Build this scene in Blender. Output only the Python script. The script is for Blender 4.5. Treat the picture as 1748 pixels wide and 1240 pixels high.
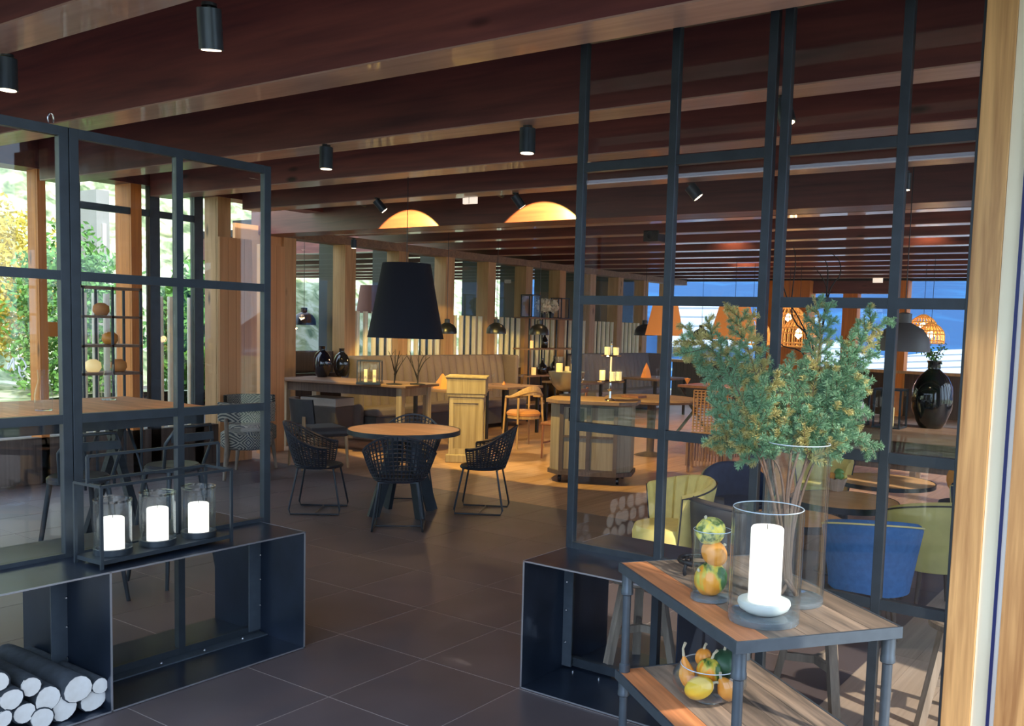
import bpy, bmesh, math, random
import numpy as np
from mathutils import Vector, Matrix
R=math.radians; PI=math.pi
rnd=random.Random(7)
sc=bpy.context.scene
for o in list(bpy.data.objects): bpy.data.objects.remove(o)
COL=sc.collection
# ------------------------------------------------------------ camera
FW,FH=1748.0,1240.0
CX,CY,F=995.2,691.8,1570.8
yaw,pit,rol=R(33.746),R(4.779),R(1.782)
CAM=np.array([3.7268,-3.3073,1.6784])
fw=np.array([-math.sin(yaw)*math.cos(pit),math.cos(yaw)*math.cos(pit),-math.sin(pit)])
r0=np.array([math.cos(yaw),math.sin(yaw),0.]); u0=np.cross(r0,fw)
rr=math.cos(rol)*r0+math.sin(rol)*u0; uu=-math.sin(rol)*r0+math.cos(rol)*u0
cd=bpy.data.cameras.new('camera'); cam=bpy.data.objects.new('camera',cd); COL.objects.link(cam)
cam.matrix_world=Matrix(((rr[0],uu[0],-fw[0],CAM[0]),(rr[1],uu[1],-fw[1],CAM[1]),(rr[2],uu[2],-fw[2],CAM[2]),(0,0,0,1)))
cd.sensor_width=36; cd.lens=36*F/FW; cd.sensor_fit='HORIZONTAL'
cd.shift_x=(FW/2-CX)/FW; cd.shift_y=(CY-FH/2)/FW
cd.clip_start=.05; cd.clip_end=400
sc.camera=cam
# ------------------------------------------------------------ light
w=bpy.data.worlds.new('world'); sc.world=w; w.use_nodes=True
bg=w.node_tree.nodes['Background']; bg.inputs[0].default_value=(.60,.77,1.0,1); bg.inputs[1].default_value=3.2
sl=bpy.data.lights.new('sun','SUN'); sl.energy=4.0; sl.angle=R(1.0); sl.color=(1,.9,.74)
so=bpy.data.objects.new('sun',sl); COL.objects.link(so)
so.rotation_euler=Vector((.85,-.22,.60)).to_track_quat('Z','Y').to_euler()
sc.view_settings.view_transform='Standard'; sc.view_settings.look='None'
sc.view_settings.exposure=0.28; sc.view_settings.gamma=1; sc.view_settings.use_curve_mapping=False

def lamp(kind,loc,energy,color,size=.05,to=None,angle=60,blend=.2):
    l=bpy.data.lights.new('lamp_light',kind); l.energy=energy; l.color=color
    l.shadow_soft_size=size
    if kind=='SPOT': l.spot_size=R(angle); l.spot_blend=blend
    o=bpy.data.objects.new('lamp_light',l); COL.objects.link(o); o.location=loc
    if to is not None: o.rotation_euler=(Vector(loc)-Vector(to)).to_track_quat('Z','Y').to_euler()
    return o
WARM=(1,.62,.28)

# ------------------------------------------------------------ helpers
def at(px,py,axis,val):
    d=fw+rr*(px-CX)/F+uu*(CY-py)/F; t=(val-CAM[axis])/d[axis]; return CAM+d*t
def fl(px,py,z=0.): return at(px,py,2,z)
def adepth(px,py,dep):
    d=fw+rr*(px-CX)/F+uu*(CY-py)/F; return CAM+d*dep
def depth(p): return float((np.array(p)-CAM)@fw)

class MB:
    def __init__(s): s.v=[]; s.f=[]
    def add(s,v,f):
        n=len(s.v); s.v+= [tuple(map(float,a)) for a in v]; s.f+=[tuple(i+n for i in q) for q in f]; return s
    def box(s,x0,x1,y0,y1,z0,z1):
        v=[(x,y,z) for z in (z0,z1) for y in (y0,y1) for x in (x0,x1)]
        return s.add(v,[(0,2,3,1),(4,5,7,6),(0,1,5,4),(2,6,7,3),(0,4,6,2),(1,3,7,5)])
    def beam(s,p0,p1,wx,wy,up=(0,0,1)):
        p0=np.array(p0,float);p1=np.array(p1,float);d=p1-p0;d/=np.linalg.norm(d)
        up=np.array(up,float)
        if abs(d@up)>.97: up=np.array([1.,0,0])
        a=np.cross(d,up);a/=np.linalg.norm(a);b=np.cross(a,d)
        v=[p+a*i*wx/2+b*j*wy/2 for p in (p0,p1) for i,j in ((-1,-1),(1,-1),(1,1),(-1,1))]
        return s.add(v,[(3,2,1,0),(4,5,6,7),(0,1,5,4),(1,2,6,5),(2,3,7,6),(3,0,4,7)])
    def prism(s,poly,z0,z1):
        n=len(poly); v=[(x,y,z0) for x,y in poly]+[(x,y,z1) for x,y in poly]
        return s.add(v,[tuple(range(n-1,-1,-1)),tuple(range(n,2*n))]+[(i,(i+1)%n,n+(i+1)%n,n+i) for i in range(n)])
    def lathe(s,prof,c=(0,0,0),n=24,sy=1.,rz=0.):
        v=[];f=[]
        for r,z in prof:
            for k in range(n):
                a=2*PI*k/n; x,y=r*math.cos(a),r*sy*math.sin(a)
                v.append((c[0]+x*math.cos(rz)-y*math.sin(rz),c[1]+x*math.sin(rz)+y*math.cos(rz),c[2]+z))
        for i in range(len(prof)-1):
            for k in range(n): f.append((i*n+k,i*n+(k+1)%n,(i+1)*n+(k+1)%n,(i+1)*n+k))
        if prof[0][0]>1e-5: f.append(tuple(range(n-1,-1,-1)))
        if prof[-1][0]>1e-5: f.append(tuple((len(prof)-1)*n+k for k in range(n)))
        return s.add(v,f)
    def olathe(s,prof,c=(0,0,0),n=24):      # open profile loop (hollow ware): no caps
        v=[];f=[];m=len(prof)
        for r,z in prof:
            for k in range(n):
                a=2*PI*k/n; v.append((c[0]+r*math.cos(a),c[1]+r*math.sin(a),c[2]+z))
        for i in range(m-1):
            for k in range(n): f.append((i*n+k,i*n+(k+1)%n,(i+1)*n+(k+1)%n,(i+1)*n+k))
        return s.add(v,f)
    def tube(s,pts,r,n=6,closed=False,cap=True):
        P=[np.array(p,float) for p in pts]; m=len(P)
        rs=r if hasattr(r,'__len__') else [r]*m
        v=[];f=[];pa=None
        for i in range(m):
            if closed: t=P[(i+1)%m]-P[i-1]
            else: t=P[min(i+1,m-1)]-P[max(i-1,0)]
            t=t/(np.linalg.norm(t)+1e-9)
            if pa is None:
                up=np.array([0,0,1.]) if abs(t[2])<.9 else np.array([1.,0,0])
                a=np.cross(t,up)
            else: a=pa-t*(pa@t)
            a/=np.linalg.norm(a)+1e-9; pa=a; b=np.cross(t,a)
            for k in range(n):
                q=2*PI*k/n; v.append(P[i]+(a*math.cos(q)+b*math.sin(q))*rs[i])
        for i in range(m if closed else m-1):
            j=(i+1)%m
            for k in range(n): f.append((i*n+k,i*n+(k+1)%n,j*n+(k+1)%n,j*n+k))
        if cap and not closed:
            f.append(tuple(range(n-1,-1,-1))); f.append(tuple((m-1)*n+k for k in range(n)))
        return s.add(v,f)
    def cyl(s,p0,p1,r0,r1=None,n=12): return s.tube([p0,p1],[r0,r0 if r1 is None else r1],n)
    def grid(s,fn,nu,nv,close_u=False):
        v=[fn(i/(nu if close_u else nu-1) if nu>1 else 0,j/(nv-1)) for i in range(nu) for j in range(nv)]
        f=[]
        for i in range(nu if close_u else nu-1):
            for j in range(nv-1):
                a=i*nv+j;b=((i+1)%nu)*nv+j; f.append((a,b,b+1,a+1))
        return s.add(v,f)
    def build(s,name,mat,parent=None,world=True,smooth=None,bevel=0,label=None,kind=None,loc=None):
        v=np.array(s.v,float)
        if parent is not None and world:
            M=np.array(parent.matrix_basis.inverted() if parent.parent is None else (parent.parent.matrix_basis@parent.matrix_basis).inverted())
            v=v@M[:3,:3].T+M[:3,3]
        off=np.zeros(3)
        if parent is None:
            off=np.array([(v[:,0].min()+v[:,0].max())/2,(v[:,1].min()+v[:,1].max())/2,v[:,2].min()])
            v=v-off
        me=bpy.data.meshes.new(name); me.from_pydata(v.tolist(),[],s.f)
        me.validate()
        bm=bmesh.new(); bm.from_mesh(me); bmesh.ops.recalc_face_normals(bm,faces=bm.faces); bm.to_mesh(me); bm.free()
        if smooth is not None:
            me.polygons.foreach_set('use_smooth',[True]*len(me.polygons))
            me.set_sharp_from_angle(angle=R(smooth))
        me.materials.append(mat)
        o=bpy.data.objects.new(name,me); COL.objects.link(o); o.location=off
        if parent is not None: o.parent=parent
        if bevel:
            b=o.modifiers.new('bevel','BEVEL'); b.width=bevel; b.segments=2; b.limit_method='ANGLE'
        if label: o['label']=label
        if kind: o['kind']=kind
        return o
def tag(o,label,cat,group=None,kind=None):
    o['label']=label; o['category']=cat
    if group:o['group']=group
    if kind:o['kind']=kind
    return o
def thing(name,loc,label,cat,rz=0,group=None,kind=None):
    o=bpy.data.objects.new(name,None); COL.objects.link(o); o.location=Vector([float(a) for a in loc]); o.rotation_euler=(0,0,rz)
    o.empty_display_size=.1
    o.matrix_basis=Matrix.Translation(o.location)@Matrix.Rotation(rz,4,'Z')
    return tag(o,label,cat,group,kind)
def struct(name,loc=(0,0,0)):
    o=bpy.data.objects.new(name,None); COL.objects.link(o); o.location=loc; o['kind']='structure'
    o.matrix_basis=Matrix.Translation(loc); return o
def dup(root,loc,rz,label,group=None,scale=None):
    r=root.copy(); COL.objects.link(r); r.matrix_basis=Matrix.Translation(Vector([float(a) for a in loc]))@Matrix.Rotation(rz,4,'Z')
    if scale: r.scale=(scale,)*3
    r['label']=label
    if group: r['group']=group
    for ch in list(root.children):
        c=ch.copy(); COL.objects.link(c); c.parent=r
        for g in list(ch.children):
            d=g.copy(); COL.objects.link(d); d.parent=c
    return r

# ------------------------------------------------------------ materials
def newmat(name):
    m=bpy.data.materials.new(name); m.use_nodes=True; nt=m.node_tree
    return m,nt,nt.nodes['Principled BSDF']
def plain(name,c,rough=.5,metal=0,noise=.0,scale=30,bump=0,emit=None,es=0,spec=.5,coat=0,stretch=None,rv=0):
    m,nt,b=newmat(name); b.inputs['Base Color'].default_value=(*c,1); b.inputs['Roughness'].default_value=rough
    b.inputs['Metallic'].default_value=metal; b.inputs['Specular IOR Level'].default_value=spec
    b.inputs['Coat Weight'].default_value=coat
    N=nt.nodes;L=nt.links
    if noise or bump or rv:
        tc=N.new('ShaderNodeTexCoord'); no=N.new('ShaderNodeTexNoise'); no.inputs['Scale'].default_value=scale; no.inputs['Detail'].default_value=5
        mp=N.new('ShaderNodeMapping')
        if stretch: mp.inputs['Scale'].default_value=stretch
        L.new(tc.outputs['Object'],mp.inputs[0]); L.new(mp.outputs[0],no.inputs['Vector'])
        mx=N.new('ShaderNodeMix'); mx.data_type='RGBA'
        mx.inputs[6].default_value=(*[max(0,a*(1-noise)) for a in c],1); mx.inputs[7].default_value=(*[min(1,a*(1+noise)) for a in c],1)
        L.new(no.outputs['Fac'],mx.inputs[0])
        out=mx.outputs[2]
        if rv:
            oi=N.new('ShaderNodeObjectInfo'); hs=N.new('ShaderNodeHueSaturation'); mr=N.new('ShaderNodeMapRange')
            mr.inputs[3].default_value=1-rv; mr.inputs[4].default_value=1+rv
            L.new(oi.outputs['Random'],mr.inputs[0]); L.new(mr.outputs[0],hs.inputs['Value']); L.new(out,hs.inputs['Color']); out=hs.outputs[0]
        L.new(out,b.inputs['Base Color'])
        if bump:
            bp=N.new('ShaderNodeBump'); bp.inputs['Strength'].default_value=bump; bp.inputs['Distance'].default_value=.01
            L.new(no.outputs['Fac'],bp.inputs['Height']); L.new(bp.outputs[0],b.inputs['Normal'])
    if emit: b.inputs['Emission Color'].default_value=(*emit,1); b.inputs['Emission Strength'].default_value=es
    return m
def wood(name,c1,c2,axis=0,sc_=1.,rough=.5,knots=0,rv=.12,bump=.15,along=.7,across=16,coat=0):
    m,nt,b=newmat(name); N=nt.nodes;L=nt.links
    tc=N.new('ShaderNodeTexCoord'); oi=N.new('ShaderNodeObjectInfo')
    ad=N.new('ShaderNodeVectorMath'); ad.operation='ADD'
    ml=N.new('ShaderNodeMath'); ml.operation='MULTIPLY'; ml.inputs[1].default_value=37.
    L.new(oi.outputs['Random'],ml.inputs[0]); L.new(ml.outputs[0],ad.inputs[1]); L.new(tc.outputs['Object'],ad.inputs[0])
    mp=N.new('ShaderNodeMapping'); s=[across*sc_]*3; s[axis]=along*sc_; mp.inputs['Scale'].default_value=s
    L.new(ad.outputs[0],mp.inputs[0])
    no=N.new('ShaderNodeTexNoise'); no.inputs['Scale'].default_value=1; no.inputs['Detail'].default_value=6; no.inputs['Distortion'].default_value=1.2
    L.new(mp.outputs[0],no.inputs['Vector'])
    mp2=N.new('ShaderNodeMapping'); s2=[across*5*sc_]*3; s2[axis]=along*3*sc_; mp2.inputs['Scale'].default_value=s2
    L.new(ad.outputs[0],mp2.inputs[0])
    n2=N.new('ShaderNodeTexNoise'); n2.inputs['Scale'].default_value=1; n2.inputs['Detail'].default_value=3; L.new(mp2.outputs[0],n2.inputs['Vector'])
    mm=N.new('ShaderNodeMath'); mm.operation='MULTIPLY_ADD'; mm.inputs[1].default_value=.35; L.new(n2.outputs[0],mm.inputs[0])
    m3=N.new('ShaderNodeMath'); m3.operation='MULTIPLY'; m3.inputs[1].default_value=.75; L.new(no.outputs[0],m3.inputs[0]); L.new(m3.outputs[0],mm.inputs[2])
    cr=N.new('ShaderNodeValToRGB'); cr.color_ramp.elements[0].position=.36; cr.color_ramp.elements[1].position=.72
    cr.color_ramp.elements[0].color=(*c2,1); cr.color_ramp.elements[1].color=(*c1,1); L.new(mm.outputs[0],cr.inputs[0])
    out=cr.outputs[0]
    if knots:
        mk=N.new('ShaderNodeMapping'); sk=[4.]*3; sk[axis]=1.3; mk.inputs['Scale'].default_value=sk; L.new(ad.outputs[0],mk.inputs[0])
        vo=N.new('ShaderNodeTexVoronoi'); vo.inputs['Scale'].default_value=1; L.new(mk.outputs[0],vo.inputs['Vector'])
        rk=N.new('ShaderNodeMapRange'); rk.inputs[1].default_value=.05; rk.inputs[2].default_value=.13; L.new(vo.outputs['Distance'],rk.inputs[0])
        mx=N.new('ShaderNodeMix'); mx.data_type='RGBA'; mx.inputs[6].default_value=(*[a*.35 for a in c2],1)
        L.new(rk.outputs[0],mx.inputs[0]); L.new(out,mx.inputs[7]); out=mx.outputs[2]
    hs=N.new('ShaderNodeHueSaturation'); mr=N.new('ShaderNodeMapRange'); mr.inputs[3].default_value=1-rv; mr.inputs[4].default_value=1+rv
    L.new(oi.outputs['Random'],mr.inputs[0]); L.new(mr.outputs[0],hs.inputs['Value']); L.new(out,hs.inputs['Color']); L.new(hs.outputs[0],b.inputs['Base Color'])
    b.inputs['Roughness'].default_value=rough; b.inputs['Coat Weight'].default_value=coat
    bp=N.new('ShaderNodeBump'); bp.inputs['Strength'].default_value=bump; bp.inputs['Distance'].default_value=.004
    L.new(mm.outputs[0],bp.inputs['Height']); L.new(bp.outputs[0],b.inputs['Normal'])
    return m
def glassmat(name,tint=(1,1,1),refl=1.0,rough=0.0,base=.03,pw_=4.5,edge=None):
    m=bpy.data.materials.new(name); m.use_nodes=True; nt=m.node_tree; N=nt.nodes;L=nt.links
    N.remove(N['Principled BSDF']); out=N['Material Output']
    tr=N.new('ShaderNodeBsdfTransparent'); tr.inputs[0].default_value=(*tint,1)
    gl=N.new('ShaderNodeBsdfGlossy'); gl.inputs['Roughness'].default_value=rough; gl.inputs[0].default_value=(1,1,1,1)
    fr=N.new('ShaderNodeLayerWeight'); fr.inputs[0].default_value=.5
    pw=N.new('ShaderNodeMath'); pw.operation='POWER'; pw.inputs[1].default_value=pw_
    L.new(fr.outputs['Facing'],pw.inputs[0])
    if edge:
        p2=N.new('ShaderNodeMath'); p2.operation='POWER'; p2.inputs[1].default_value=5; L.new(fr.outputs['Facing'],p2.inputs[0])
        cm=N.new('ShaderNodeMix'); cm.data_type='RGBA'; cm.inputs[6].default_value=(*tint,1); cm.inputs[7].default_value=(*edge,1); L.new(p2.outputs[0],cm.inputs[0]); L.new(cm.outputs[2],tr.inputs[0])
    mr=N.new('ShaderNodeMapRange'); mr.inputs[3].default_value=base; mr.inputs[4].default_value=min(1,refl); L.new(pw.outputs[0],mr.inputs[0])
    mx=N.new('ShaderNodeMixShader'); L.new(mr.outputs[0],mx.inputs[0]); L.new(tr.outputs[0],mx.inputs[1]); L.new(gl.outputs[0],mx.inputs[2]); L.new(mx.outputs[0],out.inputs[0])
    return m

M={}
M['tile']=plain('tile',(.108,.084,.088),.46,noise=.35,scale=2.2,rv=.1,bump=.05)
M['grout']=plain('grout',(.36,.31,.29),.8)
M['plank']=wood('floor_plank',(.42,.25,.16),(.27,.15,.09),1,rough=.42,rv=.14)
M['plank_daylit']=wood('daylit_floor_plank',(.50,.39,.31),(.36,.27,.21),1,rough=.42,rv=.14)  # same floor planks paled: daylight put into the colour
M['rim_glint']=plain('glass_rim_glint',(.62,.74,.86),.08,spec=1)  # pale opaque colour paints the bright line along glass rims
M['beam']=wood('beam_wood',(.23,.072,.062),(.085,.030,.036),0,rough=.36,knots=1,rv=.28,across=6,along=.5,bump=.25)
M['soffit_lit']=wood('lit_beam_soffit',(.46,.29,.235),(.30,.175,.14),0,rough=.32,rv=.1,across=8,bump=.1,coat=.3)  # paler beam wood: grazing window reflections painted into the undersides
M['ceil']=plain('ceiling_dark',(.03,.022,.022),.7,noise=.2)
M['col']=wood('column_wood',(.62,.36,.17),(.42,.22,.09),2,rough=.55,knots=1,across=9)
M['colr']=wood('orange_wood',(.82,.28,.05),(.58,.17,.03),2,rough=.5,knots=1,across=9)
M['post']=wood('door_post_wood',(.78,.46,.19),(.36,.17,.06),2,rough=.45,knots=1,across=13,along=.9)
M['jamb']=plain('pale_jamb',(.93,.88,.68),.5,noise=.06,scale=4)
M['white']=plain('white_paint',(.9,.9,.88),.5)
M['gasket']=plain('blue_gasket',(.01,.02,.14),.4)
M['boardw']=wood('board_panel',(.74,.38,.17),(.62,.29,.12),2,rough=.55,across=20,along=.3,rv=.06)
M['metal']=plain('black_steel',(.042,.054,.068),.38,metal=.45,noise=.3,scale=14)
M['sheet']=plain('dark_steel_sheet',(.030,.044,.075),.32,metal=.6,noise=.5,scale=5)
M['edge']=plain('ground_steel_edge',(.45,.46,.5),.35,metal=.8)
M['pipe']=plain('grey_pipe',(.10,.125,.155),.42,metal=.5,noise=.2,scale=20)
M['bolt']=plain('bolt_steel',(.7,.72,.75),.25,metal=1)
M['glass']=glassmat('pane_glass',(.97,.98,.98),.8,base=.022)
M['vglass']=glassmat('vessel_glass',(.96,.98,.985),.85,base=.02,pw_=3.8,edge=(.66,.80,.93))
M['thickglass']=plain('thick_glass_base',(.78,.90,1.0),.05,spec=.8)
M['thickglass'].node_tree.nodes['Principled BSDF'].inputs['Transmission Weight'].default_value=.8
M['smoke']=glassmat('grey_glass',(.78,.8,.8),.9,base=.06)
M['wax']=plain('white_wax',(.95,.93,.86),.5,emit=(1,.93,.8),es=.9)
M['waxy']=plain('yellow_wax',(.9,.62,.25),.5,emit=(1,.6,.2),es=.5)
M['wick']=plain('wick',(.05,.04,.03),.8)
M['bark']=plain('dark_bark',(.045,.055,.07),.9,noise=.6,scale=18,bump=.9)
M['logend']=plain('log_end',(.95,.87,.77),.75,noise=.3,scale=16)
M['tabletop']=wood('oak_top',(.88,.50,.24),(.68,.35,.14),0,rough=.4,across=10)
M['reclaimed']=wood('reclaimed_plank',(.36,.26,.19),(.08,.065,.055),0,rough=.6,across=12,along=1.4,rv=.3,bump=.4)
M['reclaimed_or']=wood('orange_plank',(.85,.34,.14),(.50,.18,.07),0,rough=.5,across=14,along=1.2,rv=.15,bump=.3)
M['grey_wood']=wood('weathered_wood',(.42,.34,.23),(.24,.18,.11),2,rough=.7,across=12)
M['old_wood']=wood('old_table_wood',(.30,.18,.11),(.17,.10,.07),0,rough=.6,across=10)
M['dark_wood']=wood('dark_wood',(.13,.09,.07),(.06,.04,.035),2,rough=.6)
M['stoolw']=wood('stool_wood',(.40,.32,.25),(.17,.13,.10),2,rough=.65,across=12)
M['rattan']=plain('black_rattan',(.022,.028,.042),.45,noise=.3,scale=60)
M['shade']=plain('black_fabric',(.012,.013,.024),.85,noise=.35,scale=120,bump=.2,stretch=(1,1,4))
M['shadein']=plain('shade_lining',(.55,.35,.15),.7)
M['lblack']=plain('black_enamel',(.012,.014,.02),.3)
M['lgrey']=plain('grey_enamel',(.16,.14,.14),.45)
M['cone']=plain('orange_shade',(.70,.24,.06),.8,emit=(1,.33,.07),es=.30,noise=.1,scale=40)
M['cage']=plain('cane',(.75,.36,.10),.6,emit=(1,.45,.1),es=.25)
M['bulb']=plain('bulb',(1,.9,.7),.3,emit=(1,.78,.45),es=14)
M['spotlens']=plain('lamp_lens',(1,1,1),.3,emit=(1,.8,.55),es=3)
M['blackgloss']=plain('black_glaze',(.006,.007,.012),.06,coat=.5)
M['banq']=plain('taupe_fabric',(.17,.135,.12),.85,noise=.12,scale=50)
M['banq2']=plain('grey_fabric',(.15,.15,.18),.85,noise=.12,scale=50)
M['yellow']=plain('yellow_velvet',(.86,.68,.22),.7,noise=.25,scale=14)
M['green']=plain('olive_velvet',(.56,.52,.19),.7,noise=.25,scale=10)
M['blue']=plain('blue_velvet',(.05,.16,.40),.75,noise=.35,scale=30)
M['navy']=plain('navy_velvet',(.022,.035,.08),.8,noise=.3,scale=30)
M['orange']=plain('orange_fabric',(.85,.33,.03),.7,noise=.1)
M['pipeY']=plain('yellow_piping',(.75,.68,.3),.6)
M['pipeD']=plain('dark_piping',(.03,.03,.04),.6)
M['tan']=plain('tan_leather',(.55,.24,.10),.5,noise=.15,scale=12)
M['dleather']=plain('dark_leather',(.05,.047,.05),.4,noise=.3,scale=10)
M['armw']=wood('chair_wood',(.52,.33,.17),(.33,.19,.09),2,rough=.5)
M['redw']=wood('red_brown_wood',(.25,.10,.06),(.13,.05,.035),2,rough=.5)
M['chrome']=plain('chrome',(.8,.78,.74),.08,metal=1)
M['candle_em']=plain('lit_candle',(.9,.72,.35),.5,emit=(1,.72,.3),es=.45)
M['gourdY']=plain('yellow_gourd',(.90,.58,.05),.35,noise=.12,scale=8)
M['gourdO']=plain('orange_gourd',(.85,.33,.05),.35,noise=.2,scale=8)
M['gourdG']=plain('green_gourd',(.03,.09,.05),.4,noise=.4,scale=10)
M['stem']=plain('gourd_stem',(.55,.50,.36),.7)
M['needle']=plain('spruce_needle',(.20,.37,.21),.5,noise=.55,scale=9)
M['needleY']=plain('spruce_needle_tip',(.50,.44,.17),.5,noise=.5,scale=12)
M['twig']=plain('twig_bark',(.14,.085,.06),.8,noise=.3,scale=40)
M['twigB']=plain('black_twig',(.02,.018,.02),.7)
M['stone']=plain('stone_dish',(.66,.70,.68),.6,noise=.06,scale=10)
M['iron']=plain('cast_iron',(.02,.02,.024),.5,metal=.3)
M['wicker']=plain('brown_wicker',(.24,.12,.07),.7,noise=.5,scale=60,stretch=(1,1,5))
M['birch']=plain('birch_pole',(.92,.84,.66),.7,noise=.14,scale=10,rv=.1)
M['cloth_or']=plain('terracotta_napkin',(.75,.30,.08),.8)
M['planter']=plain('planter_birch',(.45,.33,.24),.7,noise=.4,scale=12)
M['leafg']=plain('leaf_green',(.13,.31,.055),.5,noise=.5,scale=3)
M['leafy']=plain('leaf_yellow',(.66,.52,.08),.5,noise=.4,scale=3)
M['sign']=plain('sign_white',(.85,.8,.75),.4,emit=(1,.85,.7),es=.7)
M['plastic']=plain('black_plastic',(.015,.015,.018),.4)
M['concrete']=plain('grey_concrete',(.35,.34,.31),.8,noise=.15,scale=2)

def two_tone(name,ca,cb,scale,lo,hi,rough=.6,stretch=(1,1,1),tex='noise',detail=6,cc=None):
    m,nt,b=newmat(name);N=nt.nodes;L=nt.links
    tc=N.new('ShaderNodeTexCoord');mp=N.new('ShaderNodeMapping');mp.inputs['Scale'].default_value=stretch;L.new(tc.outputs['Object'],mp.inputs[0])
    no=N.new('ShaderNodeTexNoise');no.inputs['Scale'].default_value=scale;no.inputs['Detail'].default_value=detail;no.inputs['Distortion'].default_value=.6;L.new(mp.outputs[0],no.inputs['Vector'])
    cr=N.new('ShaderNodeValToRGB');e=cr.color_ramp.elements;e[0].position=lo;e[0].color=(*ca,1);e[1].position=hi;e[1].color=(*cb,1)
    if cc: q=cr.color_ramp.elements.new((lo+hi)/2); q.color=(*cc,1)
    L.new(no.outputs['Fac'],cr.inputs[0]);L.new(cr.outputs[0],b.inputs['Base Color']);b.inputs['Roughness'].default_value=rough
    return m
M['hill']=two_tone('hillside_grass',(.12,.17,.07),(.62,.62,.45),2.2,.36,.6,.9,cc=(.34,.38,.20))
M['mount']=two_tone('mountain_side',(.012,.07,.19),(.75,.88,1),.55,.50,.76,.9,(.35,1,2.4),cc=(.02,.13,.30))
M['roofw']=plain('snowy_roof',(.42,.46,.52),.7)
M['roofl']=plain('roof_seam',(.05,.1,.16),.7)
M['gourdmix']=two_tone('mottled_gourd',(.03,.13,.03),(.90,.36,.03),9,.44,.54,.35,(1,1,.4),cc=(.62,.55,.08))
M['gourdwart']=two_tone('warty_gourd',(.10,.17,.04),(.88,.74,.12),40,.38,.6,.4,cc=(.6,.6,.2))
M['kilim']=None
def kilim():
    m,nt,b=newmat('diamond_weave');N=nt.nodes;L=nt.links
    tc=N.new('ShaderNodeTexCoord');sp=N.new('ShaderNodeSeparateXYZ');L.new(tc.outputs['Object'],sp.inputs[0])
    def tri(sock,f):
        a=N.new('ShaderNodeMath');a.operation='MULTIPLY';a.inputs[1].default_value=f;L.new(sock,a.inputs[0])
        p=N.new('ShaderNodeMath');p.operation='PINGPONG';p.inputs[1].default_value=1;L.new(a.outputs[0],p.inputs[0]);return p.outputs[0]
    s1=N.new('ShaderNodeMath');s1.operation='ADD';L.new(sp.outputs[0],s1.inputs[0]);L.new(sp.outputs[1],s1.inputs[1])
    s=N.new('ShaderNodeMath');s.operation='ADD';L.new(tri(s1.outputs[0],13),s.inputs[0]);L.new(tri(sp.outputs[2],13),s.inputs[1])
    q=N.new('ShaderNodeMath');q.operation='MULTIPLY';q.inputs[1].default_value=2.6;L.new(s.outputs[0],q.inputs[0])
    fr=N.new('ShaderNodeMath');fr.operation='FRACT';L.new(q.outputs[0],fr.inputs[0])
    cr=N.new('ShaderNodeValToRGB');cr.color_ramp.interpolation='CONSTANT';e=cr.color_ramp.elements;e[0].color=(.06,.065,.07,1);e[1].position=.5;e[1].color=(.38,.35,.28,1)
    L.new(fr.outputs[0],cr.inputs[0]);L.new(cr.outputs[0],b.inputs['Base Color']);b.inputs['Roughness'].default_value=.85
    return m
M['kilim']=kilim()

# ============================================================ SETTING
# floor: dark 60 cm tiles and oak planks on one base
T=.6
floor=struct('floor')
MB().box(-20,8,-9,20,-.10,-.0015).build('subfloor',M['grout'],floor)
tm=None
for i in range(-10,4):
    for j in range(-7,6):
        x,y=i*T,j*T
        if tm is None:
            g=.0032; b=MB(); b.box(-T/2+g,T/2-g,-T/2+g,T/2-g,-.012,0); o=b.build('tile',M['tile'],floor,world=False); tm=o
            o.location=(x+T/2,y+T/2,0)
        else:
            o=tm.copy(); COL.objects.link(o); o.location=(x+T/2,y+T/2,0)
MB().box(-20,2.4,-9,-4.2,-.012,0).build('paving',M['tile'],floor)
MB().box(-20,-6,-4.2,3.6,-.012,0).build('paving',M['tile'],floor)
PW,PL=.2,2.0; pm=None
for c in range(-35,24):
    x=c*PW
    for q,y in enumerate((3.6,5.6)):
        if x<-7.01 or x>4.3: continue
        if pm is None:
            b=MB(); b.box(-PW/2+.001,PW/2-.001,-PL/2+.001,PL/2-.001,-.012,0); pm=b.build('plank',M['plank'],floor,world=False); o=pm
        else: o=pm.copy(); COL.objects.link(o)
        o.location=(x+PW/2,y+PL/2,0)
pm2=pm.copy(); pm2.data=pm.data.copy(); pm2.data.materials[0]=M['plank_daylit']
for c in range(12,22):
    for q in range(3):
        o=pm2.copy(); COL.objects.link(o); o.location=(c*PW+PW/2,-2.4+q*PL+PL/2,0)
b=MB()
for c in range(-35,24):
    for y in (7.6,10.1,12.6,15.1): b.box(c*PW+.001,c*PW+PW-.001,y+.001,y+2.499,-.012,0)
b.build('plank_field',M['plank'],floor,kind='stuff')
MB().box(-20,-7,3.6,20,-.012,0).build('paving',M['tile'],floor)

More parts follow.
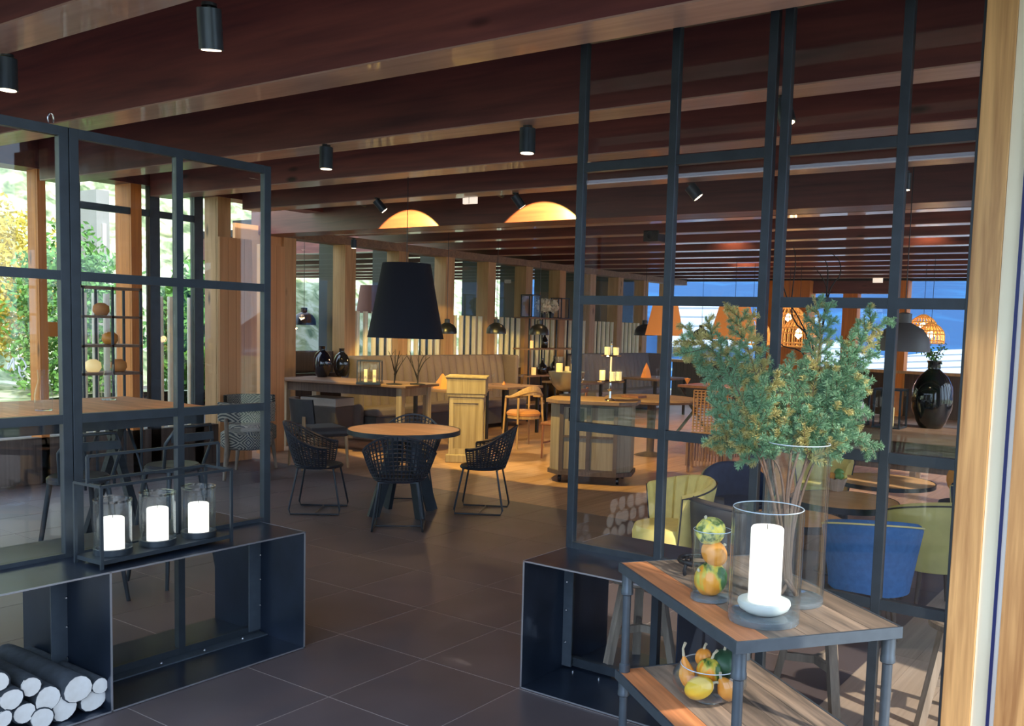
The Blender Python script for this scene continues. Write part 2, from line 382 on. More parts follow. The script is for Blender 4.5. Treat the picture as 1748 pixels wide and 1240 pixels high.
# ceiling and glulam beams
ZB=2.92
ceil=struct('ceiling',(0,0,3.45))
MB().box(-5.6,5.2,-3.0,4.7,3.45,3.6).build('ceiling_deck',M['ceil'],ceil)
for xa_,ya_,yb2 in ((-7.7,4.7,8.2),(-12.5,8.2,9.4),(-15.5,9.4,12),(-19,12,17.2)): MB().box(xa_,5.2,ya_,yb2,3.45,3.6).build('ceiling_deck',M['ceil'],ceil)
for y in (-2.49,-1.31,-.12,1.17,2.28,3.40):
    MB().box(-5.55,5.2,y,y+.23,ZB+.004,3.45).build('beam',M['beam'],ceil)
    MB().box(-5.55,5.2,y+.001,y+.229,ZB-.004,ZB+.004).build('lit_beam_soffit',M['soffit_lit'],ceil)
MB().box(-7.1,5.2,4.66,5.02,2.80,3.45).build('header_beam',M['beam'],ceil,bevel=.004)
for y in (5.93,7.12,8.30,9.48,10.63,11.75,12.82,13.9,14.98,16.14):
    xe=-7.7 if y<8.2 else -12.5 if y<9.4 else -15.5 if y<12 else -19
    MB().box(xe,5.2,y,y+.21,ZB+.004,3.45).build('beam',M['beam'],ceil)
    MB().box(xe,5.2,y+.001,y+.209,ZB-.004,ZB+.004).build('lit_beam_soffit',M['soffit_lit'],ceil)

# column line on the left: glulam columns, plate, panes
wl=struct('wall_left',(-6.9,0,0))
YC=[5.04+1.1*k for k in range(10)]
for k,y in enumerate(YC):
    MB().box(-7.17,-6.9,y,y+.21,0,ZB).build('column',M['col'],wl,bevel=.004)
    MB().box(-7.62,-7.19,y+.12,y+.2,0,ZB).build('reflection_fin',M['plastic'],wl)  # added dark fin in place of the navy reflection in the pane
MB().box(-7.2,-6.88,5.02,17,2.80,ZB).build('top_plate',M['old_wood'],wl)
for y in YC[:-1]:
    MB().box(-7.03,-7.02,y+.21,y+1.1,.9,2.8).build('pane',M['glass'],wl)
    MB().box(-7.07,-6.97,y+.21,y+1.1,0,.9).build('lower_panel',M['dark_wood'],wl)
MB().box(-7.3,-7.1,5.3,6.1,.9,1.22).build('lower_panel',M['dark_wood'],wl)
# birch pole screen behind the banquettes
ps=thing('pole_screen',(-6.98,6.4,.9),'row of pale birch poles standing behind the two banquettes','screen')
for y in YC[1:]:
    for q in range(5):
        if y>14.8: continue
        yy=y+.28+q*.168
        MB().lathe([(.038,0),(.038,.93)],(-6.94,yy,.9),8).build('pole',M['birch'],ps,smooth=40)
# wall at the back of the room: windows on the snowy slope
wb=struct('wall_back',(0,17,0))
YB=17.0
def bx_(x0,x1,z0,z1,name,mat,par=wb,y0=YB,y1=YB+.14): return MB().box(x0,x1,y0,y1,z0,z1).build(name,mat,par)
xw=[at(1145,480,1,YB)[0],at(1308,480,1,YB)[0],at(1355,480,1,YB)[0],at(1390,480,1,YB)[0],at(1442,500,1,YB)[0],at(1467,500,1,YB)[0],at(1522,500,1,YB)[0],at(1553,500,1,YB)[0]]
bx_(-7.2,5,0,.92,'lower_wall',M['dark_wood']); bx_(-7.4,5,.92,.98,'sill',M['col'],y0=YB-.2)
bx_(-7.4,5,2.90,3.45,'lintel',M['ceil'])
bx_(-7.6,xw[0],0,2.9,'corner_post',M['col'],y0=YB-.1)
bx_(xw[1],xw[3],0,2.9,'post',M['colr'],y0=YB-.25)
bx_(xw[3],xw[6]+.35,2.62,2.9,'lintel',M['beam'],y0=YB-.05)
bx_(xw[4],xw[5],0,2.62,'post',M['colr'],y0=YB-.1)
bx_(xw[6]-.02,xw[7],0,2.9,'post',M['colr'],y0=YB-.15)
for a,c in ((xw[0],xw[1]),(xw[3],xw[4]),(xw[5],xw[6]),(xw[7],4.9)):
    MB().box(a,c,YB+.05,YB+.06,.95,2.9).build('pane',M['glass'],wb)
bx_(4.0,5.0,0,2.9,'post',M['colr'])
wr=struct('wall_right',(5,10,0))
for k in range(12):
    y=3.2+k*1.2
    MB().box(5.0,5.2,y,y+.2,0,3.45).build('column',M['col'],wr)
    if k<11:
        MB().box(5.08,5.09,y+.2,y+1.2,.3,2.9).build('pane',M['glass'],wr); MB().box(5.02,5.14,y+.2,y+1.2,0,.3).build('lower_panel',M['dark_wood'],wr)
# unseen walls added on the right: the gap between them trims the sun
wr2=MB().box(4.6,4.75,.95,3.2,0,3.45).build('wall_sun_block_front',M['dark_wood']); wr2['kind']='structure'
wr3=MB().box(4.6,4.75,-3.0,-1.15,0,3.45).build('wall_sun_block_entrance',M['dark_wood']); wr3['kind']='structure'
wf=MB().box(-11,2.6,-14.3,-14,-.1,5.0).build('wall_sky_block',M['dark_wood']); wf['kind']='structure'  # unseen wall added behind the camera to keep sky reflections off the panes

# window wall on the left
XL=-5.6
w1=struct('window_1',(XL,1,0))
yl=lambda px,X=XL: float(at(px,400,0,X)[1])
zl=lambda px,py,X=XL: float(at(px,py,0,X)[2])
def post(px0,px1,name,mat,X=XL,d=.14,z0=0,z1=3.04):
    return MB().box(X-d,X,yl(px0,X),yl(px1,X),z0,z1).build(name,mat,w1)
post(65,79,'column',M['colr'],d=.2)
post(126,138,'mullion',M['metal'],d=.06)
post(224,242,'column',M['colr'],d=.3)
post(256,273,'mullion',M['metal'],d=.08)
post(332,347,'mullion',M['metal'],d=.08)
post(372,394,'column',M['col'],d=.25)
zt=zl(200,357)
MB().box(XL-.06,XL-.01,yl(126),yl(340),zt-.035,zt+.035).build('transom',M['metal'],w1)
zt2=zl(60,565)
MB().box(XL-.06,XL-.01,yl(66),yl(110),zl(90,575),zl(90,550)).build('shelf_rail',M['colr'],w1)
MB().box(XL-.10,XL,-2.6,yl(372),0,.45).build('plinth',M['dark_wood'],w1)
MB().box(XL-.3,XL+.02,-3,4.6,3.03,3.6).build('fascia',M['beam'],w1)
for a,c in ((-40,65),(79,126),(138,224),(242,256),(273,332),(347,372)):
    MB().box(XL-.04,XL-.03,yl(a),yl(c),.45,3.04).build('pane',M['glass'],w1)
wl2=struct('wall_left_panels',(XL,2.8,0))
ya,yb_=yl(372),yl(428)
nb=4
for k in range(nb):
    MB().box(XL-.03,XL+.03,ya+(yb_-ya)*k/nb+.002,ya+(yb_-ya)*(k+1)/nb-.002,0,zl(400,407)).build('panel',M['boardw'],wl2)
X2=-5.92; ya,yb_=yl(441,X2),yl(484,X2)
for k in range(3):
    MB().box(X2-.03,X2+.03,ya+(yb_-ya)*k/3+.002,ya+(yb_-ya)*(k+1)/3-.002,0,zl(470,420,X2)).build('panel',M['boardw'],wl2)
MB().box(-7.0,-6.95,4.3,5.04,0,ZB).build('panel',M['boardw'],wl2)

# right door post and jamb
d1=struct('door_1',(3.05,.3,0))
XP=[float(at(p,620,1,.33)[0]) for p in (1645,1697,1725,1731,1740)]
MB().box(XP[0],XP[1],.33,.47,-.02,ZB).build('door_post',M['post'],d1,bevel=.003)
MB().box(XP[1]+.001,XP[2],.34,.46,-.02,ZB).build('jamb',M['jamb'],d1)
MB().box(XP[2],XP[3],.33,.46,-.02,ZB).build('gasket',M['gasket'],d1)
MB().box(XP[3],XP[4],.335,.46,-.02,ZB).build('seal_strip',M['white'],d1)
MB().box(XP[4],XP[4]+.3,.32,.48,-.02,ZB).build('door_leaf',M['post'],d1)

# outside: ground and slopes
def slope(name,mat,fn,nu=30,nv=30):
    o=MB().grid(fn,nu,nv).build(name,mat,smooth=60); o['kind']='structure'; return o
def hl(u,v):
    y=-30+75*u; d=v; x=-11-45*d
    return (x,y,-.1+max(0,(d-.12))*34+.5*math.sin(y*.3+d*9))
slope('ground_left_hill',M['hill'],hl,40,40)
def hb(u,v):
    x=-45+80*u; d=v; y=22+50*d
    return (x,y,-.6+d*26+.6*math.sin(x*.35+d*7)+.3*math.sin(x*1.1))
slope('ground_back_mountain',M['mount'],hb,50,40)
go=MB().box(-60,60,-40,80,-.25,-.12).build('ground',M['hill']); go['kind']='structure'

# roofs on the slope (white boards with dark seams)
def roof(p0,p1,p2,name,label,n=6):
    # p0 left-low p1 right-low p2 left-high
    p0,p1,p2=map(np.array,(p0,p1,p2)); p3=p1+(p2-p0)
    t=thing(name,(p0+p1)/2-np.array([0,0,.5]),label,'roof',group='snow covered roofs on the slope')
    for k in range(n):
        a,b_=k/n+.02,(k+1)/n-.02
        q=[p0+(p2-p0)*a,p1+(p3-p1)*a,p1+(p3-p1)*b_,p0+(p2-p0)*b_]
        v=[tuple(x) for x in q]+[tuple(x-np.array([0,0,.12])) for x in q]
        MB().add(v,[(0,1,2,3),(7,6,5,4),(0,4,5,1),(1,5,6,2),(2,6,7,3),(3,7,4,0)]).build('roof_board',M['roofw'],t)
    q=[x-np.array([0,0,.15]) for x in (p0,p1,p3,p2)]; v=q+[x-np.array([0,0,1.0]) for x in q]
    MB().add(v,[(0,1,2,3),(7,6,5,4),(0,4,5,1),(1,5,6,2),(2,6,7,3),(3,7,4,0)]).build('roof_body',M['roofl'],t)
YR=24.
roof(at(1130,588,1,YR),at(1262,592,1,YR),at(1120,512,1,YR+2.5),'snowy_roof','white boarded roof with dark seams seen between the two orange lampshades',5)
roof(at(1290,640,1,YR),at(1470,640,1,YR),at(1290,585,1,YR+3),'snowy_roof','white roof seen behind the spruce branches',4)
roof(at(1380,655,1,YR-1),at(1680,650,1,YR-1),at(1400,595,1,YR+3),'snowy_roof','white roof with thin dark seams seen behind the black vase',6)

# ============================================================ PARTITIONS AND STEEL BENCHES
def bar(mb,x0,x1,y0,y1,z0,z1): mb.box(x0,x1,y0,y1,z0,z1)
# left partition, plane X=-.35, runs along Y
XPn=-.35
lp=thing('glass_partition',(XPn,-1.2,.02),'black steel framed glass partition standing in the left bench','partition')
Yp=[-2.74,-2.25,-1.76,-1.245,-1.205,-.72,-.22]
th=.036
ZR=[.03,.605,1.215,1.835,2.44]
def lframe(y0,y1,mid):
    for y in (y0,y1): MB().box(XPn-th/2,XPn+th/2,y-.02,y+.02,.02,2.46).build('upright',M['metal'],lp,bevel=.002)
    MB().box(XPn-th/2,XPn+th/2,mid-.017,mid+.017,.02,2.44).build('glazing_bar',M['metal'],lp)
    for z in ZR:
        MB().box(XPn-th/2+.001,XPn+th/2-.001,y0+.02,y1-.02,z-.02,z+.02).build('rail',M['metal'],lp)
    for a,b_ in ((y0,mid),(mid,y1)):
        for z0,z1 in zip(ZR[:-1],ZR[1:]):
            MB().box(XPn-.003,XPn+.003,a+.018,b_-.018,z0+.02,z1-.02).build('pane',M['glass'],lp)
lframe(-1.205,-.22,-.715)
lframe(-2.24,-1.248,-1.74)
b=MB(); b.tube([(XPn,-1.29+.012*math.cos(a),2.485+.022*math.sin(a)) for a in np.linspace(-.9,PI+.9,14)],.003,5); b.build('hook',M['bolt'],lp,smooth=60)
# reflected sign drawn as reversed letters on the outer left pane
b=MB()
def scr(pts,r=.0035): b.tube([tuple(at(x,y,0,XPn+.006)) for x,y in pts],r,5)
scr([(13,631),(16,626),(22,611),(23,612),(24,633),(27,630)]); scr([(13,631),(14,621),(16,620)],.0025)
scr([(32,614),(36,611),(42,618),(45,626),(41,633),(36,634),(33,628),(32,625),(33,636),(36,643),(39,644),(42,641)])
b.build('letter_reflection',M['white'],lp,smooth=60,label='painted reflection of handwritten white letters')

# left bench
def bench(name,loc,label,x0,x1,y0,y1,H,dividers,axis,front):
    t=thing(name,loc,label,'bench')
    tk=.006
    MB().box(x0,x1,y0,y1,H-tk,H).build('top_plate',M['sheet'],t)
    MB().box(x0,x1,y0,y1,.004,.004+tk).build('bottom_plate',M['sheet'],t)
    return t
lb=bench('steel_bench',(-.35,-1.4,0),'low black steel box bench under the left glass partition, stacked with firewood',-.72,.025,-2.75,-.262,.606,0,0,0)
for y,n in ((-.262,'end_plate'),(-1.263,'divider_plate'),(-2.75,'end_plate')):
    MB().box(-.72,.025,y-.006,y,.01,.60).build(n,M['sheet'],lb)
b=MB()
b.box(.0245,.0275,-2.75,-.26,.600,.607).box(.0245,.0275,-2.75,-.26,.003,.010)
for y in (-.262,-1.263): b.box(.0245,.0275,y-.007,y+.001,.004,.606)
b.box(-.72,.026,-.2625,-.2605,.603,.607)
b.build('ground_edge',M['edge'],lb,label='bare ground steel edge')
for y,s in ((-.262,-1),(-1.263,-1)):
    MB().box(-.33,-.322,y-.075,y-.006,.03,.60).build('angle_bracket',M['pipe'],lb)
    for z in (.16,.30,.43):
        MB().lathe([(.007,0),(.007,.006),(.003,.009)],(-.318,y-.012,z),8).build('bolt',M['bolt'],lb)
MB().box(-.33,-.26,-1.26,-.27,.011,.018).build('angle_bracket',M['pipe'],lb)
for y in (-.4,-.62,-.85,-1.1): MB().lathe([(.009,0),(.007,.006),(0,.008)],(-.295,y,.018),8).build('bolt',M['bolt'],lb)

# firewood: every log is its own thing
def log(y,z,r,L,lab,k):
    x1=-.005-rnd.random()*.03; x0=x1-L
    t=thing('firewood_log',(x1-L/2,y,z-r),lab,'log',group='firewood logs in the left bench')
    n=14; rr_=[r*(1+.035*math.sin(3*a+k)+.04*math.cos(2*a+2*k)) for a in np.linspace(0,2*PI,n,endpoint=False)]
    dz=rnd.uniform(-.006,.006)
    v=[];f=[]
    for i,(x,s) in enumerate(((x0,.96),(x0+.1,1.03),((x0+x1)/2,1.),(x1-.004,1.02),(x1,.97))):
        for j,a in enumerate(np.linspace(0,2*PI,n,endpoint=False)):
            v.append((x,y+rr_[j]*s*math.cos(a)+dz*(i-3),z+rr_[j]*s*math.sin(a)))
    for i in range(4):
        for j in range(n): f.append((i*n+j,i*n+(j+1)%n,(i+1)*n+(j+1)%n,(i+1)*n+j))
    f.append(tuple(range(n)))
    MB().add(v,f).build('bark',M['bark'],t,smooth=50)
    v=[(x1+.0005,y+rr_[j]*.95*math.cos(a)+dz,z+rr_[j]*.95*math.sin(a)) for j,a in enumerate(np.linspace(0,2*PI,n,endpoint=False))]
    v+=[(x1-.008,a[1],a[2]) for a in v]
    MB().add(v,[tuple(range(n)),tuple(range(2*n-1,n-1,-1))]+[(j,(j+1)%n,n+(j+1)%n,n+j) for j in range(n)]).build('cut_end',M['logend'],t)
spec=[(25,1196,19),(61,1175,17),(87,1196,22),(135,1178,24),(173,1172,14),(11,1228,14),(44,1221,18),(76,1237,19),(113,1220,22),(165,1209,22),(8,1168,17)]
names=['round','small round','broad','large pinkish','small upright','low','round split-faced','lower','pale oval','wide pinkish','partly hidden']
where=['second from the left in the upper row','second in the top row from the left','third from the left, below the top row','fourth in the top row, beside the divider plate','resting highest against the divider plate','bottom left corner of the pile','bottom row, left of centre','bottom row, at the lower picture edge','bottom row, centre right','bottom row, touching the divider plate','top row, cut by the left picture edge']
for k,(x,y,r) in enumerate(spec):
    p=at(x,y,0,0.0); rm=r/F*depth(p)*1.0
    log(float(p[1]),max(float(p[2]),rm+.012),rm,.62,f'{names[k]} firewood log, {where[k]}',k)
k=20
for row,(z,n,off) in enumerate(((.075,7,0),(.185,7,.06),(.295,6,.12))):
    for i in range(n):
        y=-1.93-off-i*.125
        if y<-2.66: continue
        log(y,z,.054+rnd.random()*.008,.6,'firewood log left of the frame, mirrored in the right partition',k); k+=1

# right bench
rb=bench('steel_bench',(1.6,.37,0),'low black steel box bench under the right glass partition behind the pipe table',1.212,2.02,.005,.745,.606,0,0,0)
MB().box(1.212,1.218,.005,.745,.01,.60).build('end_plate',M['sheet'],rb)
MB().box(2.014,2.02,.005,.745,.01,.60).build('end_plate',M['sheet'],rb)
b=MB().box(1.211,2.02,.0035,.006,.600,.607).box(1.211,2.02,.0035,.006,.003,.010).box(1.2105,1.219,.0035,.006,.004,.606).box(1.2105,1.2125,.005,.745,.603,.607)
b.build('ground_edge',M['edge'],rb,label='bare ground steel edge')
MB().box(1.218,1.27,.33,.338,.02,.60).build('angle_bracket',M['pipe'],rb)
for z in (.14,.30,.44): MB().lathe([(.007,0),(.007,.006),(.003,.009)],(1.24,.325,z),8).build('bolt',M['bolt'],rb)
for x in (1.3,1.45,1.6): MB().lathe([(.007,0),(.007,.006),(0,.008)],(x,.31,.01),8).build('bolt',M['bolt'],rb)

# right partition, plane Y=.37
YP=.37
rp=thing('glass_partition',(2.0,YP,.02),'tall black steel framed glass partition reaching the beams on the right','partition')
ZP=[.615,1.205,1.812,2.433]
for x in (1.225,1.715,2.17,2.235,2.715,3.0): 
    z0=.02
    MB().box(x-.019,x+.019,YP-th/2,YP+th/2,z0,3.05).build('upright',M['metal'],rp,bevel=.002)
XS=[1.225,1.715,2.17,2.235,2.715,3.0]
for a,c in ((0,1),(1,2),(3,4),(4,5)):
    for z in ZP+[.04,3.03]: MB().box(XS[a]+.019,XS[c]-.019,YP-th/2+.001,YP+th/2-.001,z-.021,z+.021).build('rail',M['metal'],rp)
    zz=[.04]+ZP+[3.03]
    for z0,z1 in zip(zz[:-1],zz[1:]): MB().box(XS[a]+.018,XS[c]-.018,YP-.003,YP+.003,z0+.02,z1-.02).build('pane',M['glass'],rp)

# ============================================================ candle tray on the left bench
ct=thing('candle_tray',(-.13,-1.0,.606),'black square-bar tray with raised handle holding three candles on the left bench','tray')
zt=.606
c0=fl(174,973,zt); c1=fl(395,925,zt); 
d=(c1-c0); Lx=np.linalg.norm(d); d/=Lx; nrm=np.array([-d[1],d[0],0.])
if nrm[0]>0: nrm=-nrm
Wd=.19; hh=at(174,846,0,c0[0])[2]-zt
hh=.35
def q(a,bv,z): p=c0+d*a+nrm*bv; return (p[0],p[1],zt+z)
rb_=.012
for a,bv in ((0,0),(Lx,0),(0,Wd),(Lx,Wd)): MB().beam(q(a,bv,.0),q(a,bv,hh),rb_,rb_).build('post',M['metal'],ct)
for z in (hh,):
    MB().beam(q(0,0,z),q(Lx,0,z),rb_,rb_).beam(q(0,Wd,z),q(Lx,Wd,z),rb_,rb_).beam(q(0,0,z),q(0,Wd,z),rb_,rb_).beam(q(Lx,0,z),q(Lx,Wd,z),rb_,rb_).build('top_frame',M['metal'],ct)
p=[q(0,0,.035),q(Lx,0,.035),q(Lx,Wd,.035),q(0,Wd,.035)]
MB().add(p+[(a[0],a[1],a[2]-.018) for a in p],[(0,1,2,3),(7,6,5,4),(0,4,5,1),(1,5,6,2),(2,6,7,3),(3,7,4,0)]).build('tray_base',M['metal'],ct)
MB().beam(q(0,Wd/2,hh),q(0,Wd/2,hh+.12),rb_,rb_).beam(q(Lx,Wd/2,hh),q(Lx,Wd/2,hh+.12),rb_,rb_).beam(q(0,Wd/2,hh+.12),q(Lx,Wd/2,hh+.12),rb_,rb_).build('handle',M['metal'],ct)
for k,(a,lab) in enumerate(((.17,'left'),(.5,'middle'),(.83,'right'))):
    cpt=np.array(q(Lx*a,Wd/2,.036)); R_=.076; Hh=.235
    g=thing('candle_glass',cpt,f'clear glass cylinder with dark foot, {lab} of the three in the black tray','glass',group='glass cylinders in the black tray')
    MB().olathe([(R_,0.012),(R_,Hh),(R_-.003,Hh+.001),(R_-.004,Hh),(R_-.004,.012)],cpt,28).build('cylinder',M['vglass'],g,smooth=50)
    MB().olathe([(R_+.0015,Hh-.006),(R_+.0015,Hh+.004),(R_-.005,Hh+.004),(R_-.005,Hh-.006),(R_+.0015,Hh-.006)],cpt,28).build('rim',M['smoke'],g,smooth=50)
    MB().lathe([(R_+.002,0),(R_+.003,.026),(R_-.006,.027),(R_-.01,.012)],cpt,28).build('foot',M['metal'],g,smooth=50)
    cn=thing('pillar_candle',cpt+[0,0,.0125],f'white pillar candle in the {lab} glass of the black tray','candle',group='pillar candles in the black tray')
    hc=(.145,.155,.145)[k]; rc=.046
    MB().lathe([(rc*.97,0),(rc,.004),(rc,hc-.004),(rc*.93,hc),(rc*.5,hc-.003),(0,hc-.004)],cpt+[0,0,.0125],24).build('wax',M['wax'],cn,smooth=50)
    MB().cyl(cpt+[0,0,.01+hc],cpt+[0,0,.027+hc],.0012,n=5).build('wick',M['wick'],cn)

# ============================================================ pipe table on the right
ZT=.76
cF=fl(1258,1097,ZT); cR=fl(1538,1072,ZT); cL=fl(1060,962,ZT)
e1=cL-cF; L1=np.linalg.norm(e1); e1/=L1; e2=np.array([-e1[1],e1[0],0.]); 
if e2@(cR-cF)<0: e2=-e2
L2=.59; L1=.95
pt=thing('pipe_table',cF+e1*L1/2+e2*L2/2-[0,0,ZT],'two-tier side table of grey pipes and reclaimed planks in the right foreground','table')
def tp(a,c,z): p=cF+e1*a+e2*c; return np.array([p[0],p[1],z])
rz=math.atan2(e1[1],e1[0])
def rect(mb,a0,a1,c0_,c1_,z0,z1):
    v=[tp(a,c,z) for z in (z0,z1) for a,c in ((a0,c0_),(a1,c0_),(a1,c1_),(a0,c1_))]
    return mb.add(v,[(3,2,1,0),(4,5,6,7),(0,1,5,4),(1,2,6,5),(2,3,7,6),(3,0,4,7)])
def planks(z,nm,t):
    wd=[.11,.13,.12,.115,.11]; c=.004
    for i,wv in enumerate(wd):
        c2=min(c+wv,L2-.004)
        v0=[(a,cc,zz) for zz in (0,.022) for a,cc in ((.004,c+.0012),(L1-.004,c+.0012),(L1-.004,c2-.0012),(.004,c2-.0012))]
        o=MB().add(v0,[(3,2,1,0),(4,5,6,7),(0,1,5,4),(1,2,6,5),(2,3,7,6),(3,0,4,7)]).build('plank',M['reclaimed_or'] if i==0 else M['reclaimed'],t,world=False,label='orange-brown plank' if i==0 else None)
        base=tp(0,0,z-.022)-np.array(t.location); o.location=base
        s=1 if np.cross(e1,e2)[2]>0 else -1
        o.matrix_basis=Matrix(((e1[0],e2[0],0,base[0]),(e1[1],e2[1],0,base[1]),(0,0,1,base[2]),(0,0,0,1)))
        c+=wv
planks(ZT-.0,'top',pt)
ZS=.325
planks(ZS,'shelf',pt)
for z,nm in ((ZT,'top_frame'),(ZS,'shelf_frame')):
    b=MB(); rect(b,-.004,L1+.004,-.004,.004,z-.036,z+.001); rect(b,-.004,L1+.004,L2-.004,L2+.004,z-.036,z+.001); rect(b,-.004,.004,.004,L2-.004,z-.036,z+.001); rect(b,L1-.004,L1+.004,.004,L2-.004,z-.036,z+.001)
    b.build(nm,M['pipe'],pt)
for a,c in ((.025,.025),(L1-.025,.025),(.025,L2-.025),(L1-.025,L2-.025)):
    o=MB().cyl(tp(a,c,.0),tp(a,c,ZT-.03),.0165,n=14).build('leg',M['pipe'],pt,smooth=50)
    c_=tp(a,c,0)
    b=MB(); b.lathe([(.018,ZT-.125),(.0245,ZT-.12),(.0245,ZT-.105),(.0225,ZT-.10),(.0225,ZT-.036)],c_,14); b.build('pipe_socket',M['pipe'],o,smooth=40)
    b=MB(); b.lathe([(.018,ZS-.10),(.0245,ZS-.095),(.0245,ZS-.08),(.0225,ZS-.075),(.0225,ZS-.036)],c_,14); b.build('pipe_socket',M['pipe'],o,smooth=40)
    b=MB(); b.lathe([(.0225,ZS+.001),(.0225,ZS+.03),(.018,ZS+.035)],c_,14)
    b.build('pipe_socket',M['pipe'],o,smooth=40)
def basec(px,py,z,r):   # centre of a round base whose nearest point shows at px,py
    p=fl(px,py,z); v=p-CAM; v[2]=0; v/=np.linalg.norm(v); return p+v*r
# tall vase
sc1=lambda px,c: px/F*depth(c)
vc=basec(1350,1042,ZT,.11); RV=.107; HV=.55
tv=thing('glass_vase',vc,'tall clear glass cylinder vase holding spruce branches on the pipe table','vase')
MB().olathe([(RV,0.004),(RV,HV),(RV-.003,HV+.002),(RV-.006,HV),(RV-.006,.02)],vc,40).build('cylinder',M['vglass'],tv,smooth=50)
MB().tube([(vc[0]+(RV-.003)*math.cos(a),vc[1]+(RV-.003)*math.sin(a),vc[2]+HV+.001) for a in np.linspace(0,2*PI,40,endpoint=False)],.0018,5,closed=True).build('rim',M['rim_glint'],tv,smooth=60)
MB().lathe([(RV-.003,0),(RV,.003),(RV-.001,.018),(RV-.007,.02)],vc,40).build('base',M['thickglass'],tv,smooth=50)
# hurricane with candle
hc_=basec(1302,1074,ZT,.095); RH=.114; HH=.365
tv=thing('hurricane_glass',hc_,'clear glass cylinder round a white pillar candle at the front of the pipe table','glass')
MB().olathe([(RH,0.004),(RH,HH),(RH-.003,HH+.002),(RH-.006,HH),(RH-.006,.022)],hc_,40).build('cylinder',M['vglass'],tv,smooth=50)
MB().tube([(hc_[0]+(RH-.003)*math.cos(a),hc_[1]+(RH-.003)*math.sin(a),hc_[2]+HH+.001) for a in np.linspace(0,2*PI,40,endpoint=False)],.0018,5,closed=True).build('rim',M['rim_glint'],tv,smooth=60)
MB().lathe([(RH-.003,0),(RH,.003),(RH-.001,.02),(RH-.007,.022)],hc_,40).build('base',M['thickglass'],tv,smooth=50)
ds=hc_+[0,0,.0225]
MB().lathe([(.03,0),(.055,.004),(.078,.018),(.085,.033),(.083,.043),(.076,.046),(.055,.040),(.02,.034),(0,.034)],ds,36).build('candle_dish',M['stone'],smooth=50)
tag(bpy.data.objects['candle_dish'],'white stone bowl under the candle inside the front hurricane glass','dish')
cc=ds+[0,0,.040]
cn=thing('pillar_candle',cc,'big white pillar candle in the clear hurricane glass on the pipe table','candle')
MB().lathe([(.050,0),(.052,.004),(.052,.236),(.048,.242),(.02,.236),(0,.234)],cc,30).build('wax',M['wax'],cn,smooth=50)
MB().cyl(cc+[0,0,.233],cc+[0,0,.25],.0014,n=5).build('wick',M['wick'],cn)
# gourd glass
gc=basec(1211,1032,ZT,.065); RG=.068; HG=.31
tv=thing('glass_cylinder',gc,'clear glass cylinder filled with stacked ornamental gourds on the pipe table','glass')
MB().olathe([(RG,0.004),(RG,HG*.78),(RG-.002,HG*.78+.002),(RG-.005,HG*.78),(RG-.005,.016)],gc,34).build('cylinder',M['vglass'],tv,smooth=50)
MB().tube([(gc[0]+(RG-.003)*math.cos(a),gc[1]+(RG-.003)*math.sin(a),gc[2]+HG*.78+.001) for a in np.linspace(0,2*PI,34,endpoint=False)],.0015,5,closed=True).build('rim',M['rim_glint'],tv,smooth=60)
MB().lathe([(RG-.003,0),(RG,.003),(RG-.001,.014),(RG-.006,.016)],gc,34).build('base',M['thickglass'],tv,smooth=50)
def gourd(c,rx,rz_,mat,label,name='gourd',neck=0,lob=8,amp=.05,tilt=(0,0),stem=.02,grp=None,rot=0):
    t=thing(name,c,label,'gourd',group=grp)
    Mx=Matrix.Translation(Vector(c)+Vector((0,0,0)))@Matrix.Rotation(rot,4,'Z')@Matrix.Rotation(tilt[0],4,'X')@Matrix.Rotation(tilt[1],4,'Y')
    def fn(u,v):
        a=u*2*PI; th_=v*PI; s=math.sin(th_); k=1+amp*math.cos(lob*a)*s
        z=-math.cos(th_)*rz_
        if neck and z>0: s*=1-neck*(z/rz_)**.7
        return tuple(Mx@Vector((rx*s*k*math.cos(a),rx*s*k*math.sin(a),z)))
    MB().grid(fn,40,16,True).build('body',mat,t,smooth=80)
    p=[Mx@Vector((0,0,rz_*.93)),Mx@Vector((.002,.002,rz_+stem*.5)),Mx@Vector((stem*.4,0,rz_+stem))]
    MB().tube([tuple(a) for a in p],[.006,.0045,.006],7).build('stem',M['stem'],t,smooth=60)
    return t
gourd(gc+[0,0,.016+.055],.060,.054,M['gourdmix'],'round green and orange striped gourd at the bottom of the glass cylinder',lob=10,amp=.03,stem=.008,tilt=(.9,-.5))
gourd(gc+[.008,.004,.016+.145],.048,.042,M['gourdO'],'orange and green gourd in the middle of the glass cylinder',lob=8,amp=.05,stem=.006,tilt=(-.6,.6))
g=gourd(gc+[-.006,-.004,.016+.222],.050,.048,M['gourdwart'],'warty yellow-green gourd on top of the glass cylinder',lob=9,amp=.09,stem=.006,tilt=(.3,-.3))
# iron ring stand
ic=fl(1190,985,ZT)+np.array([-.02,.05,0])
b=MB(); b.tube([(ic[0]+.075*math.cos(a),ic[1]+.075*math.sin(a),ZT+.05) for a in np.linspace(0,2*PI,24,endpoint=False)],.009,6,closed=True)
b.tube([(ic[0]+.05*math.cos(a),ic[1]+.05*math.sin(a),ZT+.05) for a in np.linspace(0,2*PI,20,endpoint=False)],.005,6,closed=True)
t=thing('iron_ring_stand',(ic[0],ic[1],ZT),'black cast iron ring stand behind the gourd glass','stand'); b.build('ring',M['iron'],t,smooth=60)
for a in (0.3,2.4,4.5): MB().tube([(ic[0]+.075*math.cos(a),ic[1]+.075*math.sin(a),ZT+.05),(ic[0]+.085*math.cos(a),ic[1]+.085*math.sin(a),ZT+.02),(ic[0]+.08*math.cos(a),ic[1]+.08*math.sin(a),ZT+.006)],.007,6).build('leg',M['iron'],t,smooth=60)

